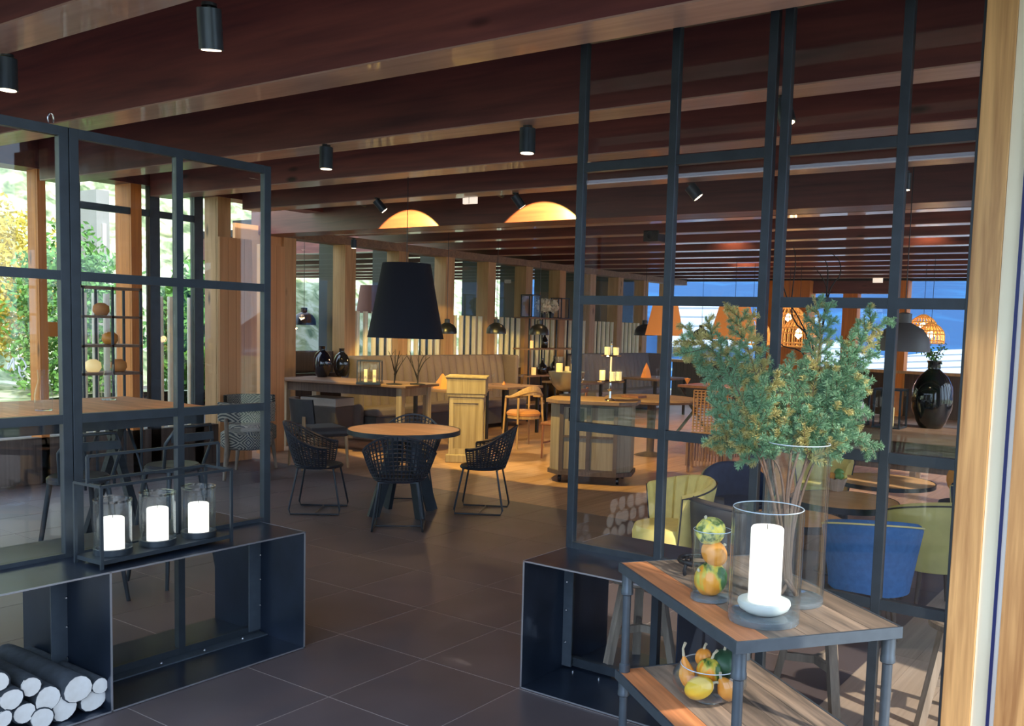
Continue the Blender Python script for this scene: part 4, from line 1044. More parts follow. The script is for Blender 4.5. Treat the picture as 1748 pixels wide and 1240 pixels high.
for k,(px,hh_) in enumerate(((624,.155),(639,.15))):
    q_=lc+rr*((px-631)/F*depth(lc)); MB().lathe([(.022,0),(.022,hh_),(.0,hh_)],(q_[0],q_[1],ZC+.026),14).build('lantern_candle',M['candle_em'],smooth=50)
    tag(bpy.data.objects['lantern_candle'+('' if k==0 else '.001')],('left' if k==0 else 'right')+' yellow candle inside the lantern on the console','candle')
# twig candelabra
def twigs(c,label,seed,H=.45,mat=None,spread=.25,base=True,name='twig_stand',n=5):
    rs=random.Random(seed); t=thing(name,c,label,'decoration')
    if base: MB().lathe([(.10,0),(.10,.008),(.02,.018)],c,20).build('base_plate',M['iron'],t,smooth=40)
    for k in range(n):
        a=rs.uniform(0,2*PI); z0=rs.uniform(.02,H*.4) if k else 0.01
        p0=c+np.array([0,0,z0]); p1=p0+np.array([math.cos(a)*spread*.3,math.sin(a)*spread*.3,H*.35]); p2=p0+np.array([math.cos(a)*spread*.6,math.sin(a)*spread*.6,(H-z0)*rs.uniform(.7,1)])
        if k==0: p1=c+[0,.01,H*.5]; p2=c+[.01,0,H]
        P=smoothpath([p0,p1,p2],8); m=MB().tube(list(P),list(np.linspace(.009,.003,9)),5)
        q_=P[5]; m.tube([q_,q_+np.array([math.cos(a+1.5)*.05,math.sin(a+1.5)*.05,.07])],[.004,.002],4)
        m.build('twig',mat or M['twigB'],t,smooth=60)
    return t
twigs(ovc(673,657,.05),'black twig stand in front of the console lantern, left of two',5,.44)
twigs(ovc(713,657,.05),'black twig stand on the right end of the console, right of two',8,.44)
# orange napkin pyramid / shade on the banquette table behind
def cone_obj(c,r,h,label,name='napkin',mat='cloth_or',cat='napkin',grp='folded orange napkins',n=5):
    o=MB().lathe([(r,0),(r*.55,h*.55),(0,h)],c,n,sy=.6,rz=rnd.random()*2).build(name,M[mat]); tag(o,label,cat,grp); return o

# pedestal cabinet
pb=np.array([-3.72,5.28]); t=thing('wooden_pedestal',(pb[0],pb[1],0),'narrow weathered wooden pedestal with panelled sides behind the round table','pedestal',.62)
MB().box(-.20,.20,-.17,.17,.10,.80).build('body',M['grey_wood'],t,world=False,bevel=.004)
MB().box(-.235,.235,-.205,.205,0,.10).build('plinth',M['grey_wood'],t,world=False,bevel=.01)
MB().box(-.225,.225,-.195,.195,.80,.84).build('moulding',M['grey_wood'],t,world=False,bevel=.008)
MB().box(-.235,.235,-.205,.205,.84,1.03).build('drawer_box',M['grey_wood'],t,world=False,bevel=.006)
MB().box(-.25,.25,-.22,.22,1.03,1.055).build('top',M['grey_wood'],t,world=False,bevel=.006)
for x0,x1,z0,z1 in ((-.2,-.15,.10,.80),(.15,.2,.10,.80),(-.15,.15,.10,.17),(-.15,.15,.73,.80)): MB().box(x0,x1,-.182,-.171,z0,z1).build('door_frame',M['grey_wood'],t,world=False)
for x0,x1,z0,z1 in ((-.17,-.12,.10,.80),(.12,.17,.10,.80),(-.12,.12,.10,.17),(-.12,.12,.73,.80)): MB().box(.201,.212,x0,x1,z0,z1).build('side_frame',M['grey_wood'],t,world=False)

# sideboard trolley with cut corners
cx_,cy_=(-1.80,5.18)
t=thing('sideboard',(cx_,cy_,0),'bow-fronted wooden sideboard on castors behind the right partition','cabinet',.42)
def oct_(a,b_,c_): return [(-a+c_,-b_),(a-c_,-b_),(a,-b_+c_),(a,b_-c_),(a-c_,b_),(-a+c_,b_),(-a,b_-c_),(-a,-b_+c_)]
MB().prism(oct_(.50,.36,.17),.86,.905).build('top',M['old_wood'],t,world=False,bevel=.006)
MB().prism(oct_(.445,.31,.15),.13,.86).build('body',M['grey_wood'],t,world=False)
MB().prism(oct_(.465,.33,.15),.09,.135).build('plinth',M['dark_wood'],t,world=False)
for x in (-.445+.15,.445-.15,0): MB().box(x-.022,x+.022,-.324,-.311,.135,.86).build('stile',M['dark_wood'],t,world=False)
for z in (.135,.50,.83): MB().box(-.295,.295,-.322,-.3105,z,z+.025).build('rail',M['dark_wood'],t,world=False)
MB().box(-.22,-.05,-.3135,-.311,.68,.82).build('mirror_pane',M['chrome'],t,world=False)
for x,y in ((-.32,-.22),(.32,-.22),(-.32,.22),(.32,.22)): MB().cyl((x-.014,y,.04),(x+.014,y,.04),.04,n=14).build('castor',M['lblack'],t,world=False,smooth=40)
Mc=Matrix.Translation((cx_,cy_,0))@Matrix.Rotation(.42,4,'Z')
ZS2=.905
# wine cooler bowl
p=fl(968,676,ZS2)+np.array([-.05,.05,0]); wc=np.array([p[0],p[1],ZS2])
t=thing('metal_cooler',wc,'pewter footed bowl holding two orange candles on the sideboard','bowl')
MB().lathe([(.075,0),(.08,.012),(.03,.022),(.03,.04),(.10,.06),(.16,.12),(.195,.21),(.21,.27),(.205,.272),(.19,.21),(.14,.12),(.0,.09)],wc,32).build('bowl_body',plain('pewter',(.33,.32,.30),.35,metal=.8,noise=.2,scale=6),t,smooth=60)
for s in (-1,1): MB().tube([(wc[0]+s*.205+s*.025*math.sin(a),wc[1],wc[2]+.19+.03*math.cos(a)) for a in np.linspace(0,PI,8)],.007,6).build('handle',M['chrome'],t,smooth=60)
for k,(s,lab) in enumerate(((-1,'left'),(1,'right'))):
    q_=wc+r0*(s*.085)+np.array([0,0,.20]); g=thing('candle_jar',q_,f'{lab} glass jar with orange wax in the pewter bowl','candle',group='orange candle jars')
    MB().olathe([(.05,0),(.05,.24),(.047,.24),(.047,0)],q_,20).build('jar',M['vglass'],g,smooth=50)
    MB().lathe([(.036,.02),(.038,.16),(.03,.165),(0,.16)],q_,18).build('orange_wax',M['waxy'],g,smooth=50)
# two tier candle stand
p=fl(1041,684,ZS2); sc_=np.array([p[0],p[1],ZS2])
t=thing('tiered_candle_stand',sc_,'chrome two-tier candle stand on the right of the sideboard','candle stand')
MB().lathe([(.06,0),(.055,.012),(.015,.025),(.012,.10),(.03,.11),(.012,.13),(.01,.19)],sc_,20).build('foot',M['chrome'],t,smooth=60)
MB().lathe([(.02,.19),(.15,.20),(.155,.215),(.15,.21),(.02,.2)],sc_,28).build('lower_plate',M['chrome'],t,smooth=50)
MB().cyl(sc_+[0,0,.2],sc_+[0,0,.47],.009,n=10).build('rod',M['candle_em'],t,smooth=50,label='rod with shine put in as glow')  # glowing candle material stands in for shine on the metal
MB().lathe([(.02,.47),(.105,.478),(.11,.492),(.105,.487),(.02,.48)],sc_,28).build('upper_plate',M['chrome'],t,smooth=50)
MB().lathe([(.0,.60),(.012,.61),(.008,.63),(0,.64)],sc_,10).build('finial',M['chrome'],t,smooth=60)
MB().cyl(sc_+[0,0,.48],sc_+[0,0,.6],.004,n=8).build('upper_rod',M['chrome'],t)
for k,(dx,dy,z,hh_) in enumerate(((-.09,0,.214,.11),(.02,-.08,.214,.10),(.09,.02,.214,.10),(-.045,-.02,.49,.09),(.05,0,.49,.085))):
    q_=sc_+r0*dx+np.array([-r0[1],r0[0],0])*dy+np.array([0,0,z])
    labs=['left on the lower tier','front middle on the lower tier','right on the lower tier','left on the upper tier','right on the upper tier']
    g=thing('votive_candle',q_,f'lit candle in a small glass, {labs[k]} of the chrome stand','candle',group='candles on the two-tier stand')
    MB().lathe([(.03,0.004),(.031,hh_),(0,hh_)],q_,14).build('wax',M['candle_em'],g,smooth=50)
    MB().olathe([(.036,0),(.042,hh_*.7),(.036,hh_*1.15)],q_,16).build('glass',M['vglass'],g,smooth=50)
lamp('POINT',sc_+[0,-.15,.4],2.5,WARM,.05)

# ============================================================ BANQUETTES
def banquette(y0,y1,X0,label,mat,top=1.17):
    t=thing('banquette',(X0,(y0+y1)/2,0),label,'bench')
    n=int((y1-y0)/.17)
    for k in range(n):
        a=y0+(y1-y0)*k/n; b_=y0+(y1-y0)*(k+1)/n
        def fn(u,v):
            yy=a+(b_-a)*u; bul=.05*math.sin(PI*u)**.6 if 0<u<1 else 0.
            z=.45+(top-.45)*v; x=X0+.10-.10*v+bul*(1-(v**8))
            return (x,yy,z)
        m=MB(); m.grid(fn,7,8); 
        m.grid(lambda u,v:(X0-.08+(fn(u,1)[0]-X0+.08)*v,fn(u,1)[1],top+.012*math.sin(PI*v)),7,4)
        m.build('back_channel',mat,t,smooth=60)
    MB().box(X0-.10,X0-.02,y0,y1,.1,top-.01).build('back_panel',mat,t)
    MB().box(X0-.1,X0+.55,y0,y1,.08,.34).build('seat_base',M['dleather'],t)
    MB().box(X0+.0,X0+.58,y0+.005,y1-.005,.34,.46).build('seat_cushion',mat,t,bevel=.03)
    for y in (y0-.08,y1): MB().box(X0-.1,X0+.32,y,y+.08,.08,top+.01).build('wing',mat,t,bevel=.03)
    return t
banquette(5.75,9.2,-6.35,'long taupe channel-backed banquette below the first poles',M['banq'])
banquette(11.35,14.3,-6.35,'second channel-backed banquette, greyer, farther along the pole screen',M['banq2'],1.17)
def dtable(c,rz,label,L=.8,W=.7,z=.75,mat=None,rnd_=False,legm=None,name='dining_table'):
    t=thing(name,(c[0],c[1],0),label,'table',rz); mat=mat or M['dark_wood']
    if rnd_: MB().lathe([(L,z-.05),(L+.02,z-.02),(L,z),(0,z)],(0,0,0),40).build('tabletop',mat,t,world=False,smooth=40)
    else: MB().box(-L/2,L/2,-W/2,W/2,z-.035,z).build('tabletop',mat,t,world=False,bevel=.004)
    if rnd_:
        MB().lathe([(.22,0),(.05,.05),(.06,z-.06),(.2,z-.05)],(0,0,0),16).build('pedestal',M['dark_wood'],t,world=False,smooth=40)
    else:
        for x in (-L/2+.06,L/2-.06):
            for y in (-W/2+.06,W/2-.06): MB().box(x-.022,x+.022,y-.022,y+.022,0,z-.036).build('leg',legm or M['lblack'],t,world=False)
    return t
def wineglass(c,label,grp):
    t=thing('wine_glass',c,label,'glass',group=grp)
    MB().lathe([(.03,0),(.004,.006),(.004,.08)],c,10).build('stem',M['vglass'],t,smooth=60)
    MB().olathe([(.004,.08),(.03,.10),(.036,.14),(.028,.18)],c,12).build('cup',M['chrome'] if False else M['vglass'],t,smooth=60)
TBL=[(at(845,650,2,.75),.95,'dark dining table set for two in front of the first banquette'),(at(735,655,2,.75),.95,'dining table between the console and the first banquette'),(at(1085,640,2,.75),.95,'dark dining table in front of the second banquette')]
tabs=[]
t1=np.array([-5.3,8.0]);t2=np.array([-5.3,6.75]);t3=np.array([-5.2,12.6]);t4=np.array([-5.3,9.9])
dtable(t1,0,'dining table with oak top in front of the first banquette, beside the pedestal',.8,.9,mat=M['old_wood'])
dtable(t2,0,'dining table with orange napkin behind the console lantern',.8,.9,mat=M['old_wood'])
dtable(t3,0,'dark dining table in front of the second banquette',.8,1.3)
dtable(t4,0,'small dark dining table in front of the metal shelf',.8,.8)
for k,(px,py) in enumerate(((737,652),(765,652),(832,652),(857,652),(905,655),(948,655))):
    q_=at(px,py,2,.752); q_=np.array([q_[0],q_[1],.752])
    for tt in (t1,t2,t4):
        pass
    tt=(t2,t2,t1,t1,t4,t4)[k]; q_=np.array([tt[0]+(.15 if k%2 else -.1),tt[1]+(.2 if k%2 else -.2),.752])
    wineglass(q_,['stemmed glass, near side, on the table behind the lantern','stemmed glass, far side, on the table behind the lantern','stemmed glass at the near end of the table beside the pedestal','stemmed glass at the far end of the table beside the pedestal','stemmed glass on the near side of the shelf-front table','stemmed glass on the far side of the shelf-front table'][k],'stemmed glasses on the dining tables')
for k,(dx,dy) in enumerate(((0,-.45),(.1,-.1),(-.1,.25),(.1,.5))):
    wineglass(np.array([t3[0]+dx,t3[1]+dy,.752]),'stemmed glass on the table by the second banquette, '+['nearest','second nearest','third nearest','farthest'][k],'stemmed glasses on the dining tables')
q_=at(693,650,2,.752); o=MB().lathe([(.16,0),(.10,.10),(.02,.21),(0,.215)],(t2[0]+.05,t2[1]-.25,.752),5,sy=.7).build('napkin',M['cloth_or'])
tag(o,'large folded orange napkin standing behind the console lantern','napkin')
cone_obj((t1[0]-.05,t1[1]+.02,.752),.05,.06,'small terracotta napkin on the table beside the pedestal')
q_=at(1050,640,1,11.9); cone_obj((t3[0]-.05,t3[1]-.28,.752),.16,.30,'tall orange napkin cone on the table by the second banquette')

# chairs -------------------------------------------------
def armchair(loc,rz,label):
    t=thing('wooden_armchair',loc,label,'chair',rz)
    MB().lathe([(.20,.43),(.235,.45),(.24,.48),(.20,.515),(0,.525)],(0,0,0),28).build('seat',M['tan'],t,world=False,smooth=50)
    MB().olathe([(.195,.40),(.225,.405),(.225,.45),(.195,.45),(.195,.40)],(0,0,0),28).build('seat_frame',M['armw'],t,world=False,smooth=50)
    for x,y in ((-.2,.17),(.2,.17),(-.2,-.17),(.2,-.17)):
        MB().cyl((x*.95,y*.95,.70 if True else .44),(x*1.1,y*1.15,0),.017,.012,8).build('leg',M['armw'],t,world=False,smooth=60)
    pts=[(.25*math.sin(a),-.25*math.cos(a),.70+.09*max(0,math.cos(a))**2) for a in np.linspace(-2.0,2.0,25)]
    b=MB(); 
    for i in range(24):
        pass
    b.grid(lambda u,v:((.255-.02*(v in(0,)))*math.sin(-2+4*u)*(1 if v<.5 else .93),-(.255)*math.cos(-2+4*u)*(1 if v<.5 else .93),.69+.05*max(0,math.cos(-2+4*u))+(.03+.10*max(0,math.cos(-2+4*u))**2)*(v if v<.5 else 1-v)*2*1.0-.0),29,5)
    b.build('back_rail',M['armw'],t,world=False,smooth=60); 
    MB().tube(pts,.016,7).build('arm_rail',M['armw'],t,world=False,smooth=60)
    return t
armchair((-4.05,6.85,0),R(70),'round-seated wooden armchair with tan leather seat near the sideboard')
def redchair(loc,rz,label,mat=None,name='dining_chair',H=.92,seatm=None,grp=None):
    mat=mat or M['redw']; t=thing(name,loc,label,'chair',rz,group=grp)
    MB().box(-.21,.21,-.2,.2,.43,.47).build('seat',seatm or mat,t,world=False,bevel=.01)
    for x in (-.19,.19):
        MB().cyl((x,.17,.43),(x,.18,0),.018,.013,8).build('leg',mat,t,world=False,smooth=60)
        MB().tube([(x,-.25,0),(x,-.19,.45),(x,-.27,H)],.017,8).build('rear_leg',mat,t,world=False,smooth=60)
    for z in (.6,.74,.88): 
        MB().beam((-.19,-.2-(z-.45)*.17,z),(.19,-.2-(z-.45)*.17,z),.05,.018,up=(0,1,0)).build('back_slat',mat,t,world=False)
    MB().beam((-.19,.175,.2),(.19,.175,.2),.02,.02).build('stretcher',mat,t,world=False)
    return t
redchair((-3.05,6.35,0),R(100),'red-brown ladder-back chair at the left end of the sideboard')
def wickerchair(loc,rz,label,H=.95):
    t=thing('wicker_chair',loc,label,'chair',rz,group='brown wicker dining chairs')
    b=MB(); n=11
    for i in range(n):
        x=-.22+.44*i/(n-1); b.tube([(x,-.22,.42),(x*1.02,-.25,.7),(x*1.06,-.31,H)],.011,5)
    for k in range(16):
        z=.44+(H-.44)*k/15; b.tube([(-.235,-.215-(z-.42)*.17,z),(.235,-.215-(z-.42)*.17,z)],.009,5)
    b.build('woven_back',M['wicker'],t,world=False,smooth=60,kind='stuff')
    b=MB()
    for i in range(13):
        x=-.22+.44*i/12; b.beam((x,.235,.40),(x,.235,.08),.012,.012).beam((x,-.235,.40),(x,-.235,.08),.012,.012); y=-.235+.47*i/12; b.beam((-.235,y,.40),(-.235,y,.08),.012,.012).beam((.235,y,.40),(.235,y,.08),.012,.012)
    b.build('woven_skirt',M['wicker'],t,world=False,kind='stuff')
    MB().box(-.23,.23,-.22,.23,.39,.44).build('seat',M['wicker'],t,world=False,bevel=.015)
    for x in (-.21,.21):
        for y in (-.21,.21): MB().cyl((x,y,.4),(x,y,0),.018,n=8).build('leg',M['wicker'],t,world=False)
    return t
p=fl(1105,745); wc0=wickerchair((-1.35,7.75,0),R(150),'high-backed brown wicker chair seen left of the second upright')
p=fl(1148,760); dup(wc0,(-1.15,6.75,0),R(200),'brown wicker chair seen side-on right of the second upright')
dtable((-2.35,7.45),0,'round thick-topped wooden table behind the sideboard',.62,z=.78,rnd_=True,mat=M['old_wood'],name='round_dining_table')
MB().box(-2.62,-2.36,7.1,7.32,.782,.81).build('serving_board',M['redw']); tag(bpy.data.objects['serving_board'],'red-brown wooden board on the round table behind the sideboard','board')
# table with black trestle legs and terracotta napkins
tb=np.array([-2.3,10.6]); t=thing('trestle_table',(tb[0],tb[1],0),'long dining table with black crossed trestle legs and orange napkins','table',0)
MB().box(tb[0]-1.1,tb[0]+1.1,tb[1]-.45,tb[1]+.45,.76,.80).build('tabletop',M['redw'],t)
for x in (-.8,0,.8):
    MB().beam((tb[0]+x-.3,tb[1]-.42,0),(tb[0]+x+.3,tb[1]-.42,.76),.04,.04).build('leg',M['lblack'],t); MB().beam((tb[0]+x+.3,tb[1]-.40,0),(tb[0]+x-.3,tb[1]-.40,.76),.04,.04).build('leg',M['lblack'],t)
for k in range(6):
    x=tb[0]-1.0+k*.4; o=MB().lathe([(.0,.0),(.06,.10),(.0,.11)],(x,tb[1]-.3,.80),6).build('napkin',M['cloth_or']); tag(o,f'pointed terracotta napkin, {["first","second","third","fourth","fifth","sixth"][k]} from the left on the trestle table','napkin','napkins on the trestle table')
    wineglass(np.array([x+.15,tb[1]-.1,.80]),f'stemmed glass beside the {["first","second","third","fourth","fifth","sixth"][k]} napkin on the trestle table','glasses on the trestle table')
# benches by the right windows
def bench2(c,rz,L,label,mat):
    t=thing('wooden_bench',(c[0],c[1],0),label,'bench',rz)
    MB().box(-L/2,L/2,-.17,.17,.42,.46).build('seat',mat,t,world=False)
    MB().box(-L/2,L/2,-.19,-.16,.60,.74).build('back_rail',mat,t,world=False)
    for x in (-L/2+.05,L/2-.05):
        MB().box(x-.03,x+.03,-.2,-.15,0,.74).build('rear_leg',mat,t,world=False); MB().box(x-.03,x+.03,.1,.15,0,.42).build('leg',mat,t,world=False)
        MB().beam((x,-.17,.58),(x,.16,.55),.05,.03).build('arm',mat,t,world=False); MB().box(x-.02,x+.02,.12,.15,.42,.55).build('arm_post',mat,t,world=False)
    return t
p=fl(1215,790); bench2((-.55,7.35),R(8),1.3,'weathered wooden bench with back rail left of the spruce branches',M['grey_wood'])
bench2((.75,7.1),R(4),1.0,'brown wooden bench behind the spruce vase',M['old_wood'])
t=thing('striped_cushion',(-.6,7.55,.46),'blue and white striped cushion on the weathered bench','cushion')
for k in range(7): MB().box(-.95+k*.1,-.95+k*.1+.098,7.42,7.5,.461,.66).build('stripe',M['white'] if k%2 else M['gasket'],t)

# ============================================================ open metal shelf before the poles
Xs=-6.25; ys0,ys1=9.62,11.25
t=thing('metal_shelf',(Xs,(ys0+ys1)/2,0),'open black metal shelf unit with lanterns and bottles before the pole screen','shelf')
for y in (ys0,(ys0+ys1)/2,ys1):
    for x in (-.16,.16): MB().box(Xs+x-.012,Xs+x+.012,y-.012,y+.012,0,1.83).build('upright',M['metal'],t)
for z in (.3,.80,1.28,1.83): MB().box(Xs-.18,Xs+.18,ys0-.02,ys1+.02,z-.012,z+.012).build('shelf_board',M['old_wood'],t)
def lantern2(c,label,w2=.11,h2=.42,candle=True):
    t=thing('lantern',c,label,'lantern')
    for x in (-w2,w2):
        for y in (-w2,w2): MB().box(c[0]+x-.008,c[0]+x+.008,c[1]+y-.008,c[1]+y+.008,c[2],c[2]+h2).build('post',M['metal'],t)
    for z in (0,h2):
        MB().box(c[0]-w2-.01,c[0]+w2+.01,c[1]-w2-.01,c[1]+w2+.01,c[2]+z-(.0 if z==0 else .015),c[2]+z+(.015 if z==0 else 0)).build('plate',M['metal'],t)
    for s in (-1,1):
        MB().box(c[0]-w2,c[0]+w2,c[1]+s*w2-.001,c[1]+s*w2+.001,c[2]+.016,c[2]+h2-.016).build('pane',M['glass'],t)
        MB().box(c[0]+s*w2-.001,c[0]+s*w2+.001,c[1]-w2,c[1]+w2,c[2]+.016,c[2]+h2-.016).build('pane',M['glass'],t)
    if candle: MB().lathe([(.035,0),(.035,.16),(0,.16)],(c[0],c[1],c[2]+.016),14).build('lantern_wax',M['candle_em'],t,smooth=50)
lantern2(np.array([Xs,9.85,1.842]),'black lantern on top of the metal shelf, left',.12,.40,False)
lantern2(np.array([Xs,10.75,1.842]),'black lantern on top of the metal shelf, right',.12,.38,False)
for k,y in enumerate((10.2,10.45)):
    c=np.array([Xs+.02,y,1.842]); t=thing('dried_flowers',c,['pale','cream'][k]+' dried flower ball in a pot on top of the metal shelf, '+['left','right']['%d'%k=='1'],'flowers')
    MB().lathe([(.04,0),(.05,.1),(.04,.12),(0,.12)],c,12).build('pot',M['lblack'],t,smooth=50)
    Vv=[];rs=np.random.RandomState(k); n=500; d_=rs.randn(n,3); d_/=np.linalg.norm(d_,axis=1)[:,None]; ctrp=c+[0,0,.22]+d_*(.13*rs.rand(n)[:,None]**.4)
    a=rs.randn(n,3)*.014;b2=rs.randn(n,3)*.014
    quadmesh('petals',np.stack([ctrp-a-b2,ctrp+a-b2,ctrp+a+b2,ctrp-a+b2],1).reshape(-1,3),n,M['birch'],t)
def bottle(c,h3,label,r3=.05,mat='blackgloss',name='bottle'):
    o=MB().lathe([(r3*.8,0),(r3,.01),(r3,h3*.5),(r3*.3,h3*.72),(r3*.28,h3),(0,h3)],c,16).build(name,M[mat],smooth=60); tag(o,label,'bottle','bottles on the metal shelf'); return o
bottle(np.array([Xs,10.25,.812]),.30,'round black bottle on the lower shelf board, left',.085)
bottle(np.array([Xs,10.62,.812]),.34,'tall black bottle on the lower shelf board, right',.07)
bottle(np.array([Xs,10.3,1.292]),.3,'slim black bottle on the upper shelf board',.06)
for k,(y,z) in enumerate(((9.95,.812),(9.85,1.292),(11.0,.812))):
    o=MB().lathe([(.045,0),(.045,.13),(.04,.135),(0,.13)],(Xs+.03,y,z),14).build('shelf_candle',M['waxy'],smooth=50); tag(o,'orange pillar candle on the metal shelf, '+['lower left','upper left','lower right'][k],'candle','candles on the metal shelf')

# ============================================================ LAMPS
def cord(t,c,z0,dz=.53): MB().cyl((c[0],c[1],z0),(c[0],c[1],ZB+dz),.004,n=5).build('cord',M['lblack'],t)
def dome(c,r,label,s=1.,mat='lblack',grp='black dome lamps',power=0,z0=None):
    t=thing('dome_lamp',c,label,'lamp',group=grp)
    MB().olathe([(r,0),(r*1.0,.02*s),(r*.95,r*.5),(r*.72,r*.85),(r*.3,r*1.08),(r*.26,r*1.1),(r*.22,r*1.1),(r*.66,r*.82),(r*.9,r*.45),(r*.96,.0),(r,0)],c,32).build('shade',M[mat],t,smooth=60)
    MB().lathe([(r*.27,r*1.08),(r*.27,r*1.45),(r*.1,r*1.5),(0,r*1.5)],c,14).build('cap',M[mat],t,smooth=50)
    MB().lathe([(0,r*.3),(.035,r*.42),(.02,r*.7),(0,r*.72)],c,10).build('bulb',M['bulb'],t,smooth=60)
    cord(t,c,c[2]+r*1.4)
    if power: lamp('POINT',(c[0],c[1],c[2]+r*.1),power,WARM,.04)
    return t
def adp(px,py,X): return at(px,py,0,X)
for k,(px,py) in enumerate(((763,570),(847,570),(920,572))):
    p=at(px,py,0,-5.35); d_=depth(p); dome(p,17/F*d_,['black dome lamp half hidden behind the big black shade','black dome lamp left of the metal shelf','black dome lamp before the metal shelf'][k],power=16)
p=at(1100,573,0,-5.2); dome(p,.2,'black dome lamp beside the left orange shade',power=14)
p=at(1197,580,1,13.5); dome(p,.2,'black dome lamp hanging between the two orange shades')
p=at(519,555,0,-7.55); dome(p,20/F*depth(p),'brown-black dome lamp beyond the first pane of the column line')
p=at(1541,600,1,4.2); dome(p,44/F*depth(p),'large grey-brown dome lamp beside the door post',mat='lgrey',grp=None)
# orange cone lamps
def coneL(px,py0,py1,Y,w0,w1,label):
    a=at(px,py0,1,Y); b_=at(px,py1,1,Y); d_=depth(b_); c=np.array([b_[0],b_[1],b_[2]])
    t=thing('cone_lamp',c,label,'lamp',group='orange cone lamps'); hgt=a[2]-b_[2]; r0_=w0/2/F*d_; r1_=w1/2/F*d_
    MB().olathe([(r1_,0),(r0_,hgt),(r0_-.01,hgt),(r1_-.01,0),(r1_,0)],c,32).build('shade',M['cone'],t,smooth=50)
    cord(t,c,c[2]+hgt*.6); MB().lathe([(0,hgt*.3),(.04,hgt*.4),(.02,hgt*.62),(0,hgt*.62)],c,10).build('bulb',M['bulb'],t,smooth=60)
    lamp('POINT',(c[0],c[1],c[2]+hgt*.3),20,WARM,.05)
coneL(1134,518,573,10.8,42,66,'left orange cone lamp behind the second upright')
coneL(1252,512,580,11.5,46,84,'right orange cone lamp behind the top of the spruce')
p=at(640,500,1,9.5); 
c=at(640,535,0,-7.6); t=thing('cone_lamp',c,'brown unlit cone lamp beyond the column line, left of the black pendant','lamp',group=None)
MB().olathe([(.30,0),(.24,.45),(.23,.45),(.29,0),(.30,0)],c,28).build('shade',plain('brown_shade',(.16,.07,.05),.8),t,smooth=50); cord(t,c,c[2]+.4)
# cane cage lamps
def cage(px,py0,py1,wpx,Y,label):
    a=at(px,py0,1,Y); b_=at(px,py1,1,Y); c=b_; hgt=a[2]-b_[2]; r=wpx/2/F*depth(b_)
    t=thing('cage_lamp',c,label,'lamp',group='cane cage lamps')
    b=MB(); n=22
    def pr_(u): return (r*(1-(max(0,u-.35)/.65)**2.4*.82),hgt*u)
    for k in range(n):
        an=2*PI*k/n; b.tube([(c[0]+pr_(u)[0]*math.cos(an),c[1]+pr_(u)[0]*math.sin(an),c[2]+pr_(u)[1]) for u in (0,.2,.4,.6,.8,.93,1)],.009,4)
    for u in (0,.12,.45,.62,.85,1): b.tube([(c[0]+pr_(u)[0]*math.cos(an),c[1]+pr_(u)[0]*math.sin(an),c[2]+pr_(u)[1]) for an in np.linspace(0,2*PI,24,endpoint=False)],.011,4,closed=True)
    b.build('cane_cage',M['cage'],t,kind='stuff')
    MB().lathe([(0,hgt*.25),(.06,hgt*.36),(.05,hgt*.5),(.02,hgt*.6),(0,hgt*.6)],c,12).build('bulb',M['bulb'],t,smooth=60)
    cord(t,c,c[2]+hgt)
    lamp('POINT',(c[0],c[1],c[2]+hgt*.38),28,WARM,.06)
cage(1283,540,588,60,12.3,'cane cage lamp left of the double upright')
cage(1345,520,560,56,13.2,'upper cane cage lamp right of the double upright')
cage(1362,541,592,60,12.0,'lower cane cage lamp behind the spruce tops')
cage(1575,538,570,44,12.3,'left upper cane cage lamp above the right black vase')
cage(1588,552,586,44,11.4,'right lower cane cage lamp above the right black vase')

# ============================================================ RIGHT CONSOLE
p0=np.array([1.30,4.85]); t=thing('console_table',(1.95,4.75,0),'thick dark wooden console on the right carrying the black vase and lanterns','table')
MB().box(.75,3.3,4.62,5.25,.80,.90).build('tabletop',M['old_wood'],t,bevel=.008)
MB().box(.85,3.2,4.70,5.18,.55,.80).build('apron',M['dark_wood'],t)
for x in (.9,3.1):
    for y in (4.76,5.1): MB().box(x-.06,x+.06,y-.06,y+.06,0,.55).build('leg',M['dark_wood'],t)
vb=basec(1588,733,.90,.12); bvase(vb,.158/.158*35*1.0/F*depth(vb)/.158/.86*.98,'large glossy black vase with green sprigs on the right console')
zt_=(at(1588,628,1,vb[1])[2])
t=thing('green_sprigs',(vb[0],vb[1],.9),'small leafy green sprigs standing in the right black vase','plant')
rs=np.random.RandomState(5); b=MB(); Q=[]
for k in range(7):
    a=rs.uniform(0,2*PI); e_=np.array([vb[0]+.13*math.cos(a),vb[1]+.13*math.sin(a),zt_+rs.uniform(.10,.22)]); P=smoothpath([np.array([vb[0],vb[1],zt_-.05]),np.array([vb[0],vb[1],zt_+.07]),e_],6); b.tube(list(P),.003,4)
    for p in P[2:]:
        for _ in range(6):
            c=p+rs.randn(3)*.02; u=rs.randn(3);u/=np.linalg.norm(u);w2=np.cross(u,rs.randn(3));w2/=np.linalg.norm(w2); Q.append(np.array([c-u*.018,c-w2*.008,c+u*.018,c+w2*.008]))
b.build('stem',M['twig'],t); quadmesh('leaves',np.concatenate(Q),len(Q),M['leafg'],t)
lantern2(np.array([1.18,4.75,.90]),'tall black lantern on the right console, left of the rightmost upright',.13,.42)
lantern2(np.array([1.52,4.80,.90]),'shorter black lantern on the right console, beside the black vase',.11,.34)
c=np.array([.62,5.6,0]); t=thing('black_branches',c,'tall bare black branches in a floor pot behind the spruce','decoration')
MB().lathe([(.12,0),(.17,.05),(.15,.5),(.1,.6),(.09,.6),(.12,.3),(0,.1)],c,20).build('pot',M['blackgloss'],t,smooth=60)
